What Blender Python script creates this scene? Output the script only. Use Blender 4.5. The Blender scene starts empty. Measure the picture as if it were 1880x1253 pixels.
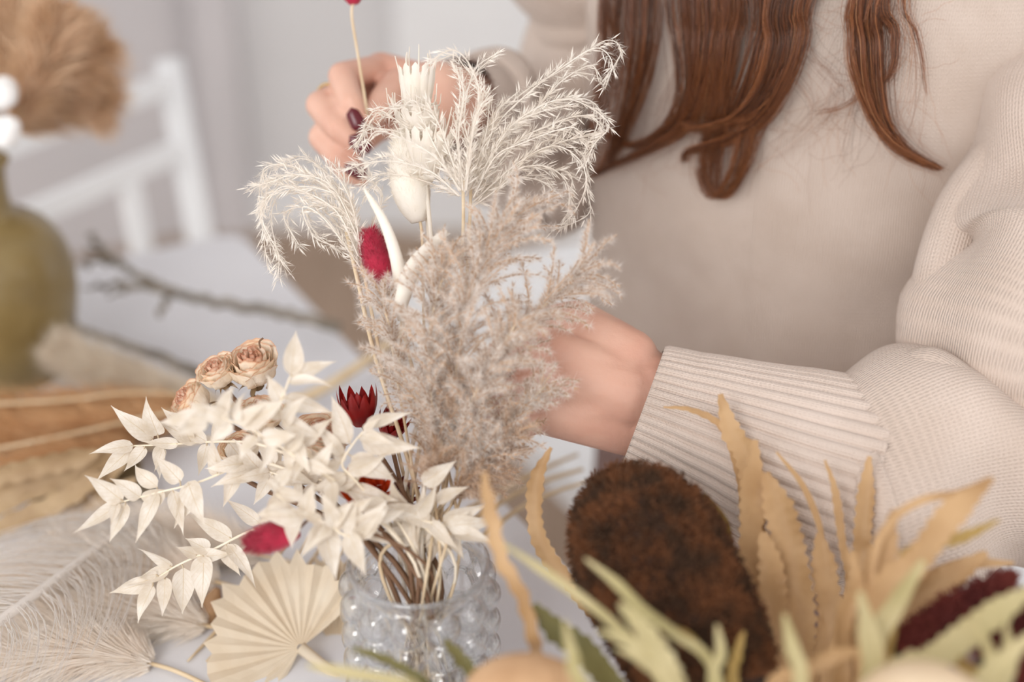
import bpy, math, random
from mathutils import Vector as V, Matrix, noise
from math import sin, cos, pi, sqrt, radians
R = random.Random(11)
C = bpy.context.scene.collection
# ---------------------------------------------------------------- camera frame
F = 1880 * 50 / 36.0
PT = radians(28.0)
CAM = V((0, 0, 1.35))
FWD = V((0, cos(PT), -sin(PT))); UPV = V((0, sin(PT), cos(PT))); RT = V((1, 0, 0))
def P(px, py, d):
    return CAM + FWD * d + RT * ((px - 940) / F * d) + UPV * ((626.5 - py) / F * d)
def S(px, d=.84): return px * d / F
def PP(l, d=None):
    return [P(q[0], q[1], q[2] if len(q) > 2 else d) for q in l]
def onz(px, py, z):
    r = FWD + RT * ((px - 940) / F) + UPV * ((626.5 - py) / F)
    return CAM + r * ((z - CAM.z) / r.z)
TZ = .75
# ---------------------------------------------------------------- materials
def lin(c):
    return tuple((x / 255 / 12.92 if x <= 10 else ((x / 255 + .055) / 1.055) ** 2.4) for x in c) + (1,)
def mat(name, c1, c2=None, rough=.6, scale=60, trans=0., bump=0., bscale=None, sheen=0., metal=0., sss=0., detail=4, spec=.5, stretch=None, lo=.35, hi=.65):
    m = bpy.data.materials.new(name); m.use_nodes = True
    N = m.node_tree.nodes; L = m.node_tree.links
    b = N['Principled BSDF']; b.inputs['Roughness'].default_value = rough
    b.inputs['Metallic'].default_value = metal
    b.inputs['Specular IOR Level'].default_value = spec
    b.inputs['Base Color'].default_value = lin(c1)
    if sheen: b.inputs['Sheen Weight'].default_value = sheen; b.inputs['Sheen Roughness'].default_value = .4
    if sss:
        b.inputs['Subsurface Weight'].default_value = sss
        b.inputs['Subsurface Radius'].default_value = (.006, .0025, .0015); b.inputs['Subsurface Scale'].default_value = 1.
    tc = N.new('ShaderNodeTexCoord'); co = tc.outputs['Object']
    if stretch:
        mp = N.new('ShaderNodeMapping'); mp.inputs['Scale'].default_value = stretch
        L.new(co, mp.inputs[0]); co = mp.outputs[0]
    col = None
    if c2:
        n = N.new('ShaderNodeTexNoise'); n.inputs['Scale'].default_value = scale; n.inputs['Detail'].default_value = detail
        L.new(co, n.inputs[0])
        r = N.new('ShaderNodeValToRGB'); r.color_ramp.elements[0].color = lin(c1); r.color_ramp.elements[1].color = lin(c2)
        r.color_ramp.elements[0].position = lo; r.color_ramp.elements[1].position = hi
        L.new(n.outputs['Fac'], r.inputs[0]); L.new(r.outputs[0], b.inputs['Base Color']); col = r.outputs[0]
    if bump:
        n2 = N.new('ShaderNodeTexNoise'); n2.inputs['Scale'].default_value = bscale or scale; n2.inputs['Detail'].default_value = 6
        L.new(co, n2.inputs[0])
        bp = N.new('ShaderNodeBump'); bp.inputs['Strength'].default_value = bump; bp.inputs['Distance'].default_value = .001
        L.new(n2.outputs['Fac'], bp.inputs['Height']); L.new(bp.outputs[0], b.inputs['Normal'])
    if trans:
        t = N.new('ShaderNodeBsdfTranslucent'); t.inputs[0].default_value = lin(c1)
        if col: L.new(col, t.inputs[0])
        mx = N.new('ShaderNodeMixShader'); mx.inputs[0].default_value = trans
        L.new(b.outputs[0], mx.inputs[1]); L.new(t.outputs[0], mx.inputs[2])
        L.new(mx.outputs[0], N['Material Output'].inputs[0])
    return m
def math_node(N, L, op, a, b=None):
    n = N.new('ShaderNodeMath'); n.operation = op
    for i, x in enumerate((a, b)):
        if x is None: continue
        if isinstance(x, (int, float)): n.inputs[i].default_value = x
        else: L.new(x, n.inputs[i])
    return n.outputs[0]
def knit(name, c1, c2, cw=.0034, rh=.0027, dist=.0011):
    m = mat(name, c1, c2, rough=.9, scale=25, sheen=.25, spec=.15)
    N = m.node_tree.nodes; L = m.node_tree.links; b = N['Principled BSDF']
    uv = N.new('ShaderNodeUVMap'); sp = N.new('ShaderNodeSeparateXYZ'); L.new(uv.outputs[0], sp.inputs[0])
    u = math_node(N, L, 'DIVIDE', sp.outputs[0], cw); v = math_node(N, L, 'DIVIDE', sp.outputs[1], rh)
    fr = math_node(N, L, 'ABSOLUTE', math_node(N, L, 'SUBTRACT', math_node(N, L, 'FRACT', u), .5))   # 0 centre .5 edge
    ph = math_node(N, L, 'ADD', v, math_node(N, L, 'MULTIPLY', fr, 1.3))
    st = math_node(N, L, 'ABSOLUTE', math_node(N, L, 'SINE', math_node(N, L, 'MULTIPLY', ph, pi)))
    prof = math_node(N, L, 'SINE', math_node(N, L, 'MULTIPLY', fr, 2 * pi))     # bulge of each leg of the V
    h = math_node(N, L, 'ADD', math_node(N, L, 'MULTIPLY', st, .4), math_node(N, L, 'MULTIPLY', prof, .6))
    nz = N.new('ShaderNodeTexNoise'); nz.inputs['Scale'].default_value = 1500; tc = N.new('ShaderNodeTexCoord'); L.new(tc.outputs['Object'], nz.inputs[0])
    h = math_node(N, L, 'ADD', h, math_node(N, L, 'MULTIPLY', nz.outputs['Fac'], .35))
    bp = N.new('ShaderNodeBump'); bp.inputs['Strength'].default_value = .8; bp.inputs['Distance'].default_value = dist
    L.new(h, bp.inputs['Height']); L.new(bp.outputs[0], b.inputs['Normal'])
    return m
# ---------------------------------------------------------------- mesh building
def catmull(pts, n=8):
    if len(pts) < 3:
        a, b = pts; return [a.lerp(b, i / n) for i in range(n + 1)]
    q = [pts[0] * 2 - pts[1]] + list(pts) + [pts[-1] * 2 - pts[-2]]
    out = []
    for i in range(1, len(q) - 2):
        a, b, c, d = q[i - 1], q[i], q[i + 1], q[i + 2]
        for k in range(n):
            t = k / n
            out.append(.5 * ((2 * b) + (c - a) * t + (2 * a - 5 * b + 4 * c - d) * t * t + (3 * b - a - 3 * c + d) * t ** 3))
    out.append(pts[-1].copy()); return out
def lerpl(l, t):
    x = t * (len(l) - 1); i = min(int(x), len(l) - 2); return l[i] + (l[i + 1] - l[i]) * (x - i)
def rv():
    while 1:
        v = V((R.uniform(-1, 1), R.uniform(-1, 1), R.uniform(-1, 1)))
        if .05 < v.length < 1: return v.normalized()
def frames(pts, up=None):
    T = []
    for i in range(len(pts)):
        t = pts[min(i + 1, len(pts) - 1)] - pts[max(i - 1, 0)]
        T.append(t.normalized() if t.length > 1e-9 else V((0, 0, 1)))
    u = up if up is not None else (V((0, 0, 1)) if abs(T[0].z) < .9 else V((1, 0, 0)))
    fr = []
    for t in T:
        u = (u - t * u.dot(t))
        u = u.normalized() if u.length > 1e-6 else t.orthogonal().normalized()
        fr.append((t, u, t.cross(u)))
    return fr
class MB:
    def __init__(s): s.v = []; s.f = []; s.uv = None
    def tri(s, a, b, c):
        k = len(s.v); s.v += [a, b, c]; s.f.append((k, k + 1, k + 2))
    def hair(s, p, d, L, w):
        q = d.cross(rv()); q = q.normalized() * (w / 2) if q.length > 1e-6 else V((w / 2, 0, 0))
        s.tri(p - q, p + q, p + d * L)
    def lance(s, p, d, L, w):
        q = d.cross(rv()); q = q.normalized() * (w / 2) if q.length > 1e-6 else V((w / 2, 0, 0))
        m = p + d * (L * .4); k = len(s.v)
        s.v += [p, m - q, p + d * L, m + q]; s.f.append((k, k + 1, k + 2, k + 3))
    def tube(s, pts, rad, n=6, cap=True, up=None):
        fr = frames(pts, up); k = len(s.v); m = len(pts)
        for i, p in enumerate(pts):
            r = rad if isinstance(rad, (int, float)) else lerpl(rad, i / (m - 1))
            t, a, b = fr[i]
            for j in range(n):
                x = 2 * pi * j / n; s.v.append(p + a * (r * cos(x)) + b * (r * sin(x)))
        for i in range(m - 1):
            for j in range(n):
                s.f.append((k + i * n + j, k + i * n + (j + 1) % n, k + (i + 1) * n + (j + 1) % n, k + (i + 1) * n + j))
        if cap and n > 2:
            s.f.append(tuple(k + j for j in range(n))[::-1]); s.f.append(tuple(k + (m - 1) * n + j for j in range(n)))
    def grid(s, rows, closed=False, uv=None):
        k = len(s.v); m = len(rows); n = len(rows[0])
        for r in rows: s.v += r
        if uv is not None:
            if s.uv is None: s.uv = []
            for r in uv: s.uv += r
        for i in range(m - 1):
            for j in range(n if closed else n - 1):
                j2 = (j + 1) % n
                s.f.append((k + i * n + j, k + i * n + j2, k + (i + 1) * n + j2, k + (i + 1) * n + j))
    def ball(s, c, rx, ry=None, rz=None, M=None, nu=12, nv=8):
        ry = ry or rx; rz = rz or rx; rows = []
        for i in range(nv + 1):
            a = pi * i / nv; row = []
            for j in range(nu):
                b = 2 * pi * j / nu
                p = V((rx * sin(a) * cos(b), ry * sin(a) * sin(b), -rz * cos(a)))
                row.append(c + (M @ p if M else p))
            rows.append(row)
        s.grid(rows, True)
    def box(s, c, ax, ay, az, bev=0):
        k = len(s.v)
        for i in (-1, 1):
            for j in (-1, 1):
                for l in (-1, 1): s.v.append(c + ax * i + ay * j + az * l)
        for q in ((0, 1, 3, 2), (4, 6, 7, 5), (0, 4, 5, 1), (2, 3, 7, 6), (0, 2, 6, 4), (1, 5, 7, 3)): s.f.append(tuple(k + i for i in q))
    def capsule(s, a, b, ra, rb, n=14):
        d = (b - a); L = d.length; t = d / L if L > 1e-6 else V((0, 0, 1))
        pts = []; rr = []
        for i in range(6):
            x = pi / 2 * i / 5; pts.append(a - t * (ra * cos(x))); rr.append(max(ra * sin(x), ra * .02))
        for i in range(6):
            x = pi / 2 * i / 5; pts.append(b + t * (rb * sin(x))); rr.append(max(rb * cos(x), rb * .02))
        fr = frames([a, b]); _, u, w = fr[0]; k = len(s.v)
        for p, r in zip(pts, rr):
            for j in range(n):
                x = 2 * pi * j / n; s.v.append(p + u * (r * cos(x)) + w * (r * sin(x)))
        m = len(pts)
        for i in range(m - 1):
            for j in range(n): s.f.append((k + i * n + j, k + i * n + (j + 1) % n, k + (i + 1) * n + (j + 1) % n, k + (i + 1) * n + j))
        s.f.append(tuple(k + j for j in range(n))[::-1]); s.f.append(tuple(k + (m - 1) * n + j for j in range(n)))
    def leaf(s, base, tip, hw, nrm, fold=.25, bend=.08, nl=10, prof=None, twist=0., wave=0., ph=0.):
        a = tip - base; L = a.length; t0 = a / L
        side = t0.cross(nrm).normalized(); n = side.cross(t0).normalized(); rows = []
        for i in range(nl + 1):
            t = i / nl; w = hw * (prof(t) if prof else t ** .55 * (1 - t) ** 1.4 / .313)
            w = max(w, hw * .02)
            tw = twist * t; sd = side * cos(tw) + n * sin(tw); nn = n * cos(tw) - side * sin(tw)
            c = base + a * t + nn * (bend * L * 4 * t * (1 - t))
            rows.append([c + sd * (x * w) + nn * (fold * abs(x) ** 1.5 * w + wave * hw * sin(t * 14 + ph + x * 2)) for x in (-1, -.55, 0, .55, 1)])
        s.grid(rows)
    def strap(s, pts, hw, nrm, teeth=0, ta=.25, fold=.25, wave=0., prof=None, n=10, thick=0):
        c = catmull(pts, n); fr = frames(c, up=nrm); m = len(c); rows = []
        tot = sum((c[i + 1] - c[i]).length for i in range(m - 1)); acc = 0
        ph = R.uniform(0, 6)
        for i, p in enumerate(c):
            if i: acc += (c[i] - c[i - 1]).length
            t = acc / tot; w = hw * (prof(t) if prof else min(1, (t / .12 + .25)) * min(1., ((1 - t) / .25 + .45)))
            T, u, b = fr[i]
            zl = zr = 1.
            if teeth:
                zl = 1 + ta * (2 * abs((t * teeth) % 1 - .5) - .5) * 2; zr = 1 + ta * (2 * abs((t * teeth + .35) % 1 - .5) - .5) * 2
            wv = wave * hw * sin(t * 17 + ph); wl = wave * hw * sin(t * 40 + ph)
            rows.append([p - b * (w * zl) + u * (fold * w + wl), p - b * (w * .5) + u * (fold * .35 * w + wv * .3), p, p + b * (w * .5) + u * (fold * .35 * w - wv * .3), p + b * (w * zr) + u * (fold * w - wl)])
        s.grid(rows)
    def build(s, name, m, parent=None, smooth=True, sub=0):
        o0 = ORG.get(parent.name, V((0, 0, 0))) if parent else V((0, 0, 0))
        me = bpy.data.meshes.new(name)
        me.from_pydata([tuple(p - o0) for p in s.v], [], s.f); me.update()
        if smooth: me.polygons.foreach_set('use_smooth', [True] * len(me.polygons))
        if s.uv:
            ul = me.uv_layers.new(name='UVMap')
            for lp in me.loops: ul.data[lp.index].uv = s.uv[lp.vertex_index]
        o = bpy.data.objects.new(name, me); C.objects.link(o)
        if m: me.materials.append(m)
        if parent: o.parent = parent
        ORG[o.name] = o0
        if sub:
            md = o.modifiers.new('sub', 'SUBSURF'); md.levels = sub; md.render_levels = sub
        return o
ORG = {}
def thing(name, label, cat, loc, group=None):
    o = bpy.data.objects.new(name, None); C.objects.link(o); o.location = loc; o.empty_display_size = .01
    ORG[o.name] = V(loc); o['label'] = label; o['category'] = cat
    if group: o['group'] = group
    return o
def tag(o, label, cat, group=None):
    o['label'] = label; o['category'] = cat
    if group: o['group'] = group
    return o
def struct(o): o['kind'] = 'structure'; return o
# ---------------------------------------------------------------- palette
M = dict(
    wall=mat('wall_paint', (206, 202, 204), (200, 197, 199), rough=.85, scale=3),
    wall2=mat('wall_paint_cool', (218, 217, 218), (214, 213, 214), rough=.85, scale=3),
    floor=mat('floor_boards', (172, 148, 128), (156, 133, 113), rough=.6, scale=4, stretch=(12, 1, 1)),
    white=mat('white_lacquer', (240, 241, 242), (234, 235, 237), rough=.35, scale=4),
    tabletop=mat('white_tabletop', (226, 226, 230), (220, 220, 225), rough=.4, scale=3),
    stone=mat('olive_glaze', (118, 98, 58), (152, 132, 88), rough=.3, scale=14, bump=.1, bscale=80, lo=.3, hi=.7),
    brownplume=mat('brown_plume', (204, 168, 132), (238, 210, 180), rough=.9, scale=40, trans=.3),
    cotton=mat('cotton', (244, 242, 240), rough=.95, sheen=.4),
    bark=mat('grey_bark', (112, 104, 92), (158, 148, 136), rough=.85, scale=90, bump=.5),
    creamplume=mat('cream_plume', (226, 212, 193), (240, 230, 214), rough=.9, scale=30, trans=.3),
    tanplume=mat('tan_plume', (214, 168, 120), (232, 194, 150), rough=.9, scale=25, trans=.3),
    straw=mat('straw', (206, 180, 142), (224, 203, 170), rough=.6, scale=40),
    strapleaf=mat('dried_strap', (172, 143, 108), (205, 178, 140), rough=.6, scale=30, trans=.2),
    palm=mat('dried_palm', (230, 212, 186), (240, 227, 206), rough=.6, scale=30, trans=.25, bump=.2),
    feather=mat('white_feather', (251, 246, 241), rough=.7, trans=.5),
    pinkplume=mat('blush_plume', (250, 237, 223), (252, 245, 236), rough=.9, scale=30, trans=.3),
    ruscus=mat('bleached_leaf', (222, 209, 191), (241, 233, 222), rough=.5, scale=110, trans=.28, bump=.35, bscale=400),
    ruscstem=mat('bleached_stem', (236, 222, 198), (242, 230, 210), rough=.6),
    misc_w=mat('bleached_grass', (244, 235, 224), (249, 243, 235), rough=.6, scale=60, trans=.3),
    misc_wh=mat('bleached_grass_hair', (246, 241, 233), rough=.6, trans=.4),
    misc_t=mat('tan_spikelet', (160, 122, 86), (212, 178, 144), rough=.7, scale=70, trans=.2),
    misc_th=mat('tan_grass_hair', (251, 245, 239), (253, 249, 245), rough=.6, trans=.55, scale=30),
    misc_bh=mat('brown_grass_hair', (228, 208, 190), (240, 224, 208), rough=.6, trans=.45, scale=30),
    grassstem=mat('grass_stem', (212, 186, 150), (226, 206, 176), rough=.6),
    rose=mat('dried_rose', (252, 232, 204), (253, 242, 226), rough=.75, scale=70, trans=.22, bump=.7, bscale=260),
    rosein=mat('dried_rose_heart', (248, 212, 184), (251, 228, 206), rough=.75, scale=90, trans=.2, bump=.6, bscale=260),
    sepal=mat('sepal', (110, 88, 58), (140, 112, 78), rough=.7),
    darkstem=mat('dark_stem', (120, 88, 64), rough=.7),
    red=mat('red_bract', (128, 14, 18), (165, 26, 24), rough=.4, scale=90, trans=.15),
    orange=mat('orange_red', (186, 50, 20), (222, 92, 30), rough=.5, scale=60, trans=.2),
    bunny=mat('burgundy_fur', (150, 14, 46), (188, 30, 66), rough=.8, sheen=.5, scale=60),
    bunnyc=mat('cream_fur', (247, 239, 226), (250, 244, 235), rough=.85, sheen=.3, scale=60, trans=.15),
    pod=mat('cream_pod', (248, 240, 227), (251, 245, 236), rough=.5, scale=80, trans=.35),
    banksia=mat('banksia_brown', (66, 42, 22), (110, 66, 34), rough=.9, scale=70, lo=.4, hi=.6),
    banksia_core=mat('banksia_core', (52, 30, 16), rough=.95),
    banksia_red=mat('banksia_red', (86, 26, 22), (112, 44, 34), rough=.9, scale=50),
    bleaf=mat('banksia_leaf', (176, 138, 94), (206, 170, 126), rough=.55, scale=25, trans=.25, bump=.3, bscale=200),
    bleafo=mat('banksia_leaf_olive', (150, 122, 62), (180, 150, 86), rough=.55, scale=25, trans=.2, bump=.3, bscale=200),
    bgreen=mat('banksia_leaf_green', (178, 166, 116), (200, 186, 142), rough=.55, scale=25, trans=.25),
    bdark=mat('dark_olive', (92, 86, 40), (122, 112, 60), rough=.55, scale=30),
    blob=mat('tan_seedhead', (184, 144, 106), (206, 168, 130), rough=.85, scale=40, bump=.4),
    blob2=mat('pale_seedhead', (214, 188, 154), (228, 206, 176), rough=.85, scale=40, bump=.4),
    skin=mat('skin', (222, 180, 160), (210, 160, 140), rough=.45, scale=22, sss=.12, bump=.25, bscale=420, spec=.4),
    nail=mat('burgundy_nail', (92, 6, 24), rough=.2, spec=.5),
    gold=mat('gold', (226, 190, 130), rough=.25, metal=1.),
    hair=mat('auburn_hair', (92, 48, 24), rough=.36, spec=.6),
    sweater=knit('beige_knit', (214, 197, 185), (206, 188, 175)),
    rib=knit('beige_rib', (218, 202, 191), (210, 193, 181), cw=.003, rh=.0024, dist=.0008),
    trousers=mat('mauve_cloth', (112, 88, 84), (140, 116, 110), rough=.9, scale=120, bump=.6),
    eye=mat('eye', (70, 45, 30), rough=.2),
)
g = bpy.data.materials.new('clear_glass'); g.use_nodes = True
_n = g.node_tree.nodes; _l = g.node_tree.links; _n.remove(_n['Principled BSDF'])
_g = _n.new('ShaderNodeBsdfGlass'); _g.inputs['IOR'].default_value = 1.38; _g.inputs['Roughness'].default_value = .01
_t = _n.new('ShaderNodeBsdfTransparent'); _t.inputs[0].default_value = (.97, .98, .985, 1)
_x = _n.new('ShaderNodeMixShader'); _x.inputs[0].default_value = .6; _l.new(_t.outputs[0], _x.inputs[1]); _l.new(_g.outputs[0], _x.inputs[2])
_k = _n.new('ShaderNodeBsdfGlossy'); _k.inputs['Roughness'].default_value = .05; _f = _n.new('ShaderNodeFresnel'); _f.inputs[0].default_value = 2.0
_b = _n.new('ShaderNodeNewGeometry'); _i = math_node(_n, _l, 'SUBTRACT', 1, _b.outputs['Backfacing']); _q = math_node(_n, _l, 'MULTIPLY', _f.outputs[0], _i)
_y = _n.new('ShaderNodeMixShader'); _l.new(_q, _y.inputs[0]); _l.new(_x.outputs[0], _y.inputs[1]); _l.new(_k.outputs[0], _y.inputs[2])
_l.new(_y.outputs[0], _n['Material Output'].inputs[0])
M['glass'] = g
M['gapshade'] = mat('gap_shade', (98, 82, 54), (132, 112, 78), rough=.6, scale=30)  # dark tone standing in for shade in the gaps between strap leaves
_n = M['hair'].node_tree.nodes; _l = M['hair'].node_tree.links
_u = _n.new('ShaderNodeUVMap'); _s = _n.new('ShaderNodeSeparateXYZ'); _r = _n.new('ShaderNodeValToRGB'); _l.new(_u.outputs[0], _s.inputs[0]); _l.new(_s.outputs[0], _r.inputs[0])
for _p, _c in ((0, (66, 38, 20)), (.45, (128, 72, 38)), (.8, (174, 108, 62)), (1, (206, 150, 104))):
    _e = _r.color_ramp.elements.new(_p) if 0 < _p < 1 else _r.color_ramp.elements[0 if _p == 0 else -1]
    _e.color = lin(_c)
_l.new(_r.outputs[0], _n['Principled BSDF'].inputs['Base Color'])

def uv_tint(m, comp, col, lo, hi, veins=False):
    N = m.node_tree.nodes; L = m.node_tree.links; b = N['Principled BSDF']; src = b.inputs['Base Color'].links[0].from_socket
    u = N.new('ShaderNodeUVMap'); sp = N.new('ShaderNodeSeparateXYZ'); L.new(u.outputs[0], sp.inputs[0])
    mr = N.new('ShaderNodeMapRange'); mr.interpolation_type = 'SMOOTHSTEP'; mr.inputs['From Min'].default_value = lo; mr.inputs['From Max'].default_value = hi
    if veins:
        a = math_node(N, L, 'ABSOLUTE', math_node(N, L, 'SUBTRACT', sp.outputs[0], .5))
        w = math_node(N, L, 'SINE', math_node(N, L, 'MULTIPLY', math_node(N, L, 'ADD', sp.outputs[1], math_node(N, L, 'MULTIPLY', a, -.55)), 52))
        w = math_node(N, L, 'MULTIPLY', math_node(N, L, 'POWER', math_node(N, L, 'MAXIMUM', w, 0), 6), .35)
        L.new(a, mr.inputs[0]); f = math_node(N, L, 'MAXIMUM', mr.outputs[0], w)
    else:
        L.new(sp.outputs[comp], mr.inputs[0]); f = mr.outputs[0]
    mx = N.new('ShaderNodeMix'); mx.data_type = 'RGBA'; L.new(f, mx.inputs[0]); L.new(src, mx.inputs[6]); mx.inputs[7].default_value = lin(col)
    L.new(mx.outputs[2], b.inputs['Base Color'])
    for n in N:
        if n.type == 'BSDF_TRANSLUCENT': L.new(mx.outputs[2], n.inputs[0])
uv_tint(M['ruscus'], 0, (218, 200, 172), .028, .010, True)
uv_tint(M['rose'], 1, (222, 164, 124), .92, 1.02)
uv_tint(M['rosein'], 1, (206, 142, 112), .88, 1.02)
# ================================================================ the room
def slab(name, pts, z0, z1, m, parent=None):
    b = MB(); k = len(pts)
    b.v = [V((x, y, z0)) for x, y in pts] + [V((x, y, z1)) for x, y in pts]
    b.f = [tuple(range(k))[::-1], tuple(range(k, 2 * k))] + [(i, (i + 1) % k, k + (i + 1) % k, k + i) for i in range(k)]
    return b.build(name, m, parent, smooth=False)
struct(slab('floor', [(-2.6, -1.2), (3.2, -1.2), (3.2, 3.2), (-2.6, 3.2)], -.05, 0, M['floor']))
struct(slab('added_ceiling', [(-2.6, -1.2), (3.2, -1.2), (3.2, 3.25), (-2.6, 3.25)], 2.6, 2.7, M['white']))  # unseen slab, added to block the world light from above
struct(slab('wall_back', [(-.66, 3.13), (3.2, 3.13), (3.2, 3.25), (-.66, 3.25)], 0, 2.6, M['wall2']))
ld = V((-.872, -.49))
a0 = V((-.66, 3.13)); a1 = a0 + ld * 2.2; nn = V((-.49, .872)) * .12
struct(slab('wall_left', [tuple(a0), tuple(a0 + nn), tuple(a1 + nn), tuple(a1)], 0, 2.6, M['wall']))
struct(slab('trim_1', [(-.70, 3.06), (-.61, 3.06), (-.61, 3.13), (-.70, 3.13)], 0, 2.6, M['wall']))
dr = struct(slab('door_1', [(-.26, 3.095), (.66, 3.095), (.66, 3.13), (-.26, 3.13)], 0, 2.1, M['white']))
dr2 = slab('door_panel', [(-.16, 3.085), (.56, 3.085), (.56, 3.1), (-.16, 3.1)], 1.05, 1.95, M['white'], dr)
struct(slab('baseboard_back', [(-.61, 3.11), (-.26, 3.11), (-.26, 3.13), (-.61, 3.13)], 0, .09, M['white']))
# ---------------------------------------------------------------- table
E = V((.4907, -.8713, 0)); Q = V((-.8713, -.4907, 0)); C0 = V((-.287, 1.372, 0))
t = thing('table', 'white table with dried flowers spread over its top', 'table', C0 + E * .9 + Q * .45)
def TP(e, q, z): p = C0 + E * e + Q * q; return V((p.x, p.y, z))
def rrect(e0, e1, q0, q1, r, n=5):
    out = []
    for (ce, cq, a) in ((e1 - r, q1 - r, 0), (e0 + r, q1 - r, 90), (e0 + r, q0 + r, 180), (e1 - r, q0 + r, 270)):
        for i in range(n + 1):
            x = radians(a + 90 * i / n); p = TP(ce + r * cos(x), cq + r * sin(x), 0); out.append((p.x, p.y))
    return out
slab('tabletop', rrect(0, 1.8, 0, .95, .03), TZ - .03, TZ, M['tabletop'], t)
for e, q in ((.08, .08), (1.72, .08), (.08, .87), (1.72, .87)):
    b = MB(); b.box(TP(e, q, (TZ - .03) / 2), E * .025, Q * .025, V((0, 0, (TZ - .03) / 2))); b.build('leg', M['white'], t, False)
# ---------------------------------------------------------------- bench behind the table
b0 = onz(1000, 838, .48)
t = thing('bench', 'white bench the person sits on behind the table', 'bench', V((b0.x, b0.y, 0)))
Qb = -Q
def BP(e, q, z): p = V((b0.x, b0.y, 0)) + E * e + Qb * q; return V((p.x, p.y, z))
b = MB(); b.box(BP(.35, .28, .46), E * .85, Qb * .28, V((0, 0, .02))); b.build('seat', M['white'], t, False)
for e, q in ((-.42, .06), (-.42, .5), (1.12, .06), (1.12, .5)):
    b = MB(); b.box(BP(e, q, .22), E * .022, Qb * .022, V((0, 0, .22))); b.build('leg', M['white'], t, False)
# ---------------------------------------------------------------- chair
cd = V((-.511, -.859, 0)); cn = V((-.859, .511, 0)); r0 = V((-.385, 1.585, 0))
t = thing('chair', 'white wooden chair with an open slatted back behind the table end', 'chair', r0)
def CP(a, n, z): return r0 + cd * a + cn * n + V((0, 0, z))
for a in (0, .42):
    b = MB(); b.tube([CP(a, -.02, 0), CP(a, -.025, .45), CP(a, .010, .87)], .0165, 8); b.build('back_post', M['white'], t)
    b = MB(); b.tube([CP(a, .43, 0), CP(a, .42, .43)], .0165, 8); b.build('leg', M['white'], t)
for z in (.845, .765):
    b = MB(); b.box(CP(.21, -.025 + (z - .45) * .083, z), cd * .21, cn * .008, V((0, 0, .0115))); b.build('rail', M['white'], t, False)
for a in (.095, .21, .325)[::2]:
    b = MB(); b.box(CP(a, -.013, .61), cd * .0115, cn * .007, V((0, 0, .155)) + cn * .013); b.build('slat', M['white'], t, False)
b = MB(); b.box(CP(.21, .23, .445), cd * .215, cn * .2, V((0, 0, .015))); b.build('seat', M['white'], t, False)
# ---------------------------------------------------------------- olive pot with brown plumes
pc = onz(15, 682, TZ)
t = thing('stoneware_vase', 'olive glazed stoneware vase with a narrow neck at the table end', 'vase', pc)
prof = [(.0, .0), (.040, .0), (.047, .005), (.059, .04), (.065, .08), (.062, .11), (.051, .131), (.037, .142), (.027, .148), (.0245, .165), (.026, .185), (.030, .192), (.025, .193), (.021, .18), (.02, .15), (.042, .12), (.05, .05), (0, .02)]
b = MB(); pr = catmull([V((x, 0, z)) for x, z in prof], 4)
b.grid([[pc + V((max(p.x, 0) * 1.06 * cos(2 * pi * j / 40), max(p.x, 0) * 1.06 * sin(2 * pi * j / 40), p.z)) for j in range(40)] for p in pr], True)
b.build('body', M['stone'], t)
neck = pc + V((0, 0, .19))
def fluff(b, axis, rad, n, hl, w=.0006, lean=.9, droop=0., spread=1.):
    c = catmull(axis, 8); fr = frames(c)
    for _ in range(n):
        x = R.random(); i = min(int(x * (len(c) - 1)), len(c) - 2); p = c[i].lerp(c[i + 1], R.random())
        T, u, v = fr[i]; a = R.uniform(0, 2 * pi); o = u * cos(a) + v * sin(a)
        rr = rad(x) * sqrt(R.random()) * .5
        d = (T * lean + o * spread * R.uniform(.3, 1.1) - V((0, 0, droop))).normalized()
        b.hair(p + o * rr, d, hl * R.uniform(.5, 1.15) * (.35 + rad(x) / max(rad(.35), 1e-6) * .65), w)
def plume(name, label, cat, stem, axis, n, hl, rad, m, ms, w=.0006, group=None, droop=0., lean=.9, sr=.0016, loc=None):
    t = thing(name, label, cat, loc if loc is not None else stem[0], group)
    b = MB(); b.tube(catmull(stem + axis, 5), [sr, sr * .8, sr * .4], 6); b.build('stem', ms, t)
    b = MB(); fluff(b, axis, rad, n, hl, w, lean, droop); b.build('plume', m, t, False)
    return t
fat = lambda x: .02 * (sin(pi * min(1, x * .85 + .12)) ** .7)
bp = [([(30, 220), (75, 130), (105, 60), (120, 20)], 'upright brown plume in the olive vase, tallest of three'),
      ([(20, 215), (90, 150), (150, 110), (190, 75)], 'brown plume in the olive vase leaning over the white chair'),
      ([(25, 235), (95, 190), (150, 175), (200, 190)], 'lowest drooping brown plume in the olive vase'),
      ([(0, 200), (20, 110), (20, 40), (10, -40)], 'brown plume in the olive vase cut by the photo edge')]
for i, (ax, lb) in enumerate(bp):
    A = PP(ax, 1.17 + .02 * i - .03)
    plume('brown_plume', lb, 'dried grass', [neck + V((0, 0, -.12)), neck + V((.004 * i, 0, .01))], A, 1900, .045, fat, M['brownplume'], M['straw'], w=.0017, lean=.55, droop=.15, group='brown plumes in the olive vase', loc=neck)
for i, (x, y, r, lb) in enumerate(((6, 170, 40, 'white cotton boll hanging below the brown plumes'), (8, 240, 34, 'lower white cotton boll near the olive vase'))):
    t = thing('cotton_boll', lb, 'cotton', neck, 'cotton bolls in the olive vase')
    c = P(x, y, 1.1); b = MB()
    for k in range(5): b.ball(c + rv() * S(12, 1.1), S(r * .62, 1.1))
    b.build('boll', M['cotton'], t); b = MB(); b.tube(catmull([neck + V((0, 0, -.1)), neck, c], 6), .0014, 6); b.build('stem', M['darkstem'], t)
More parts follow.
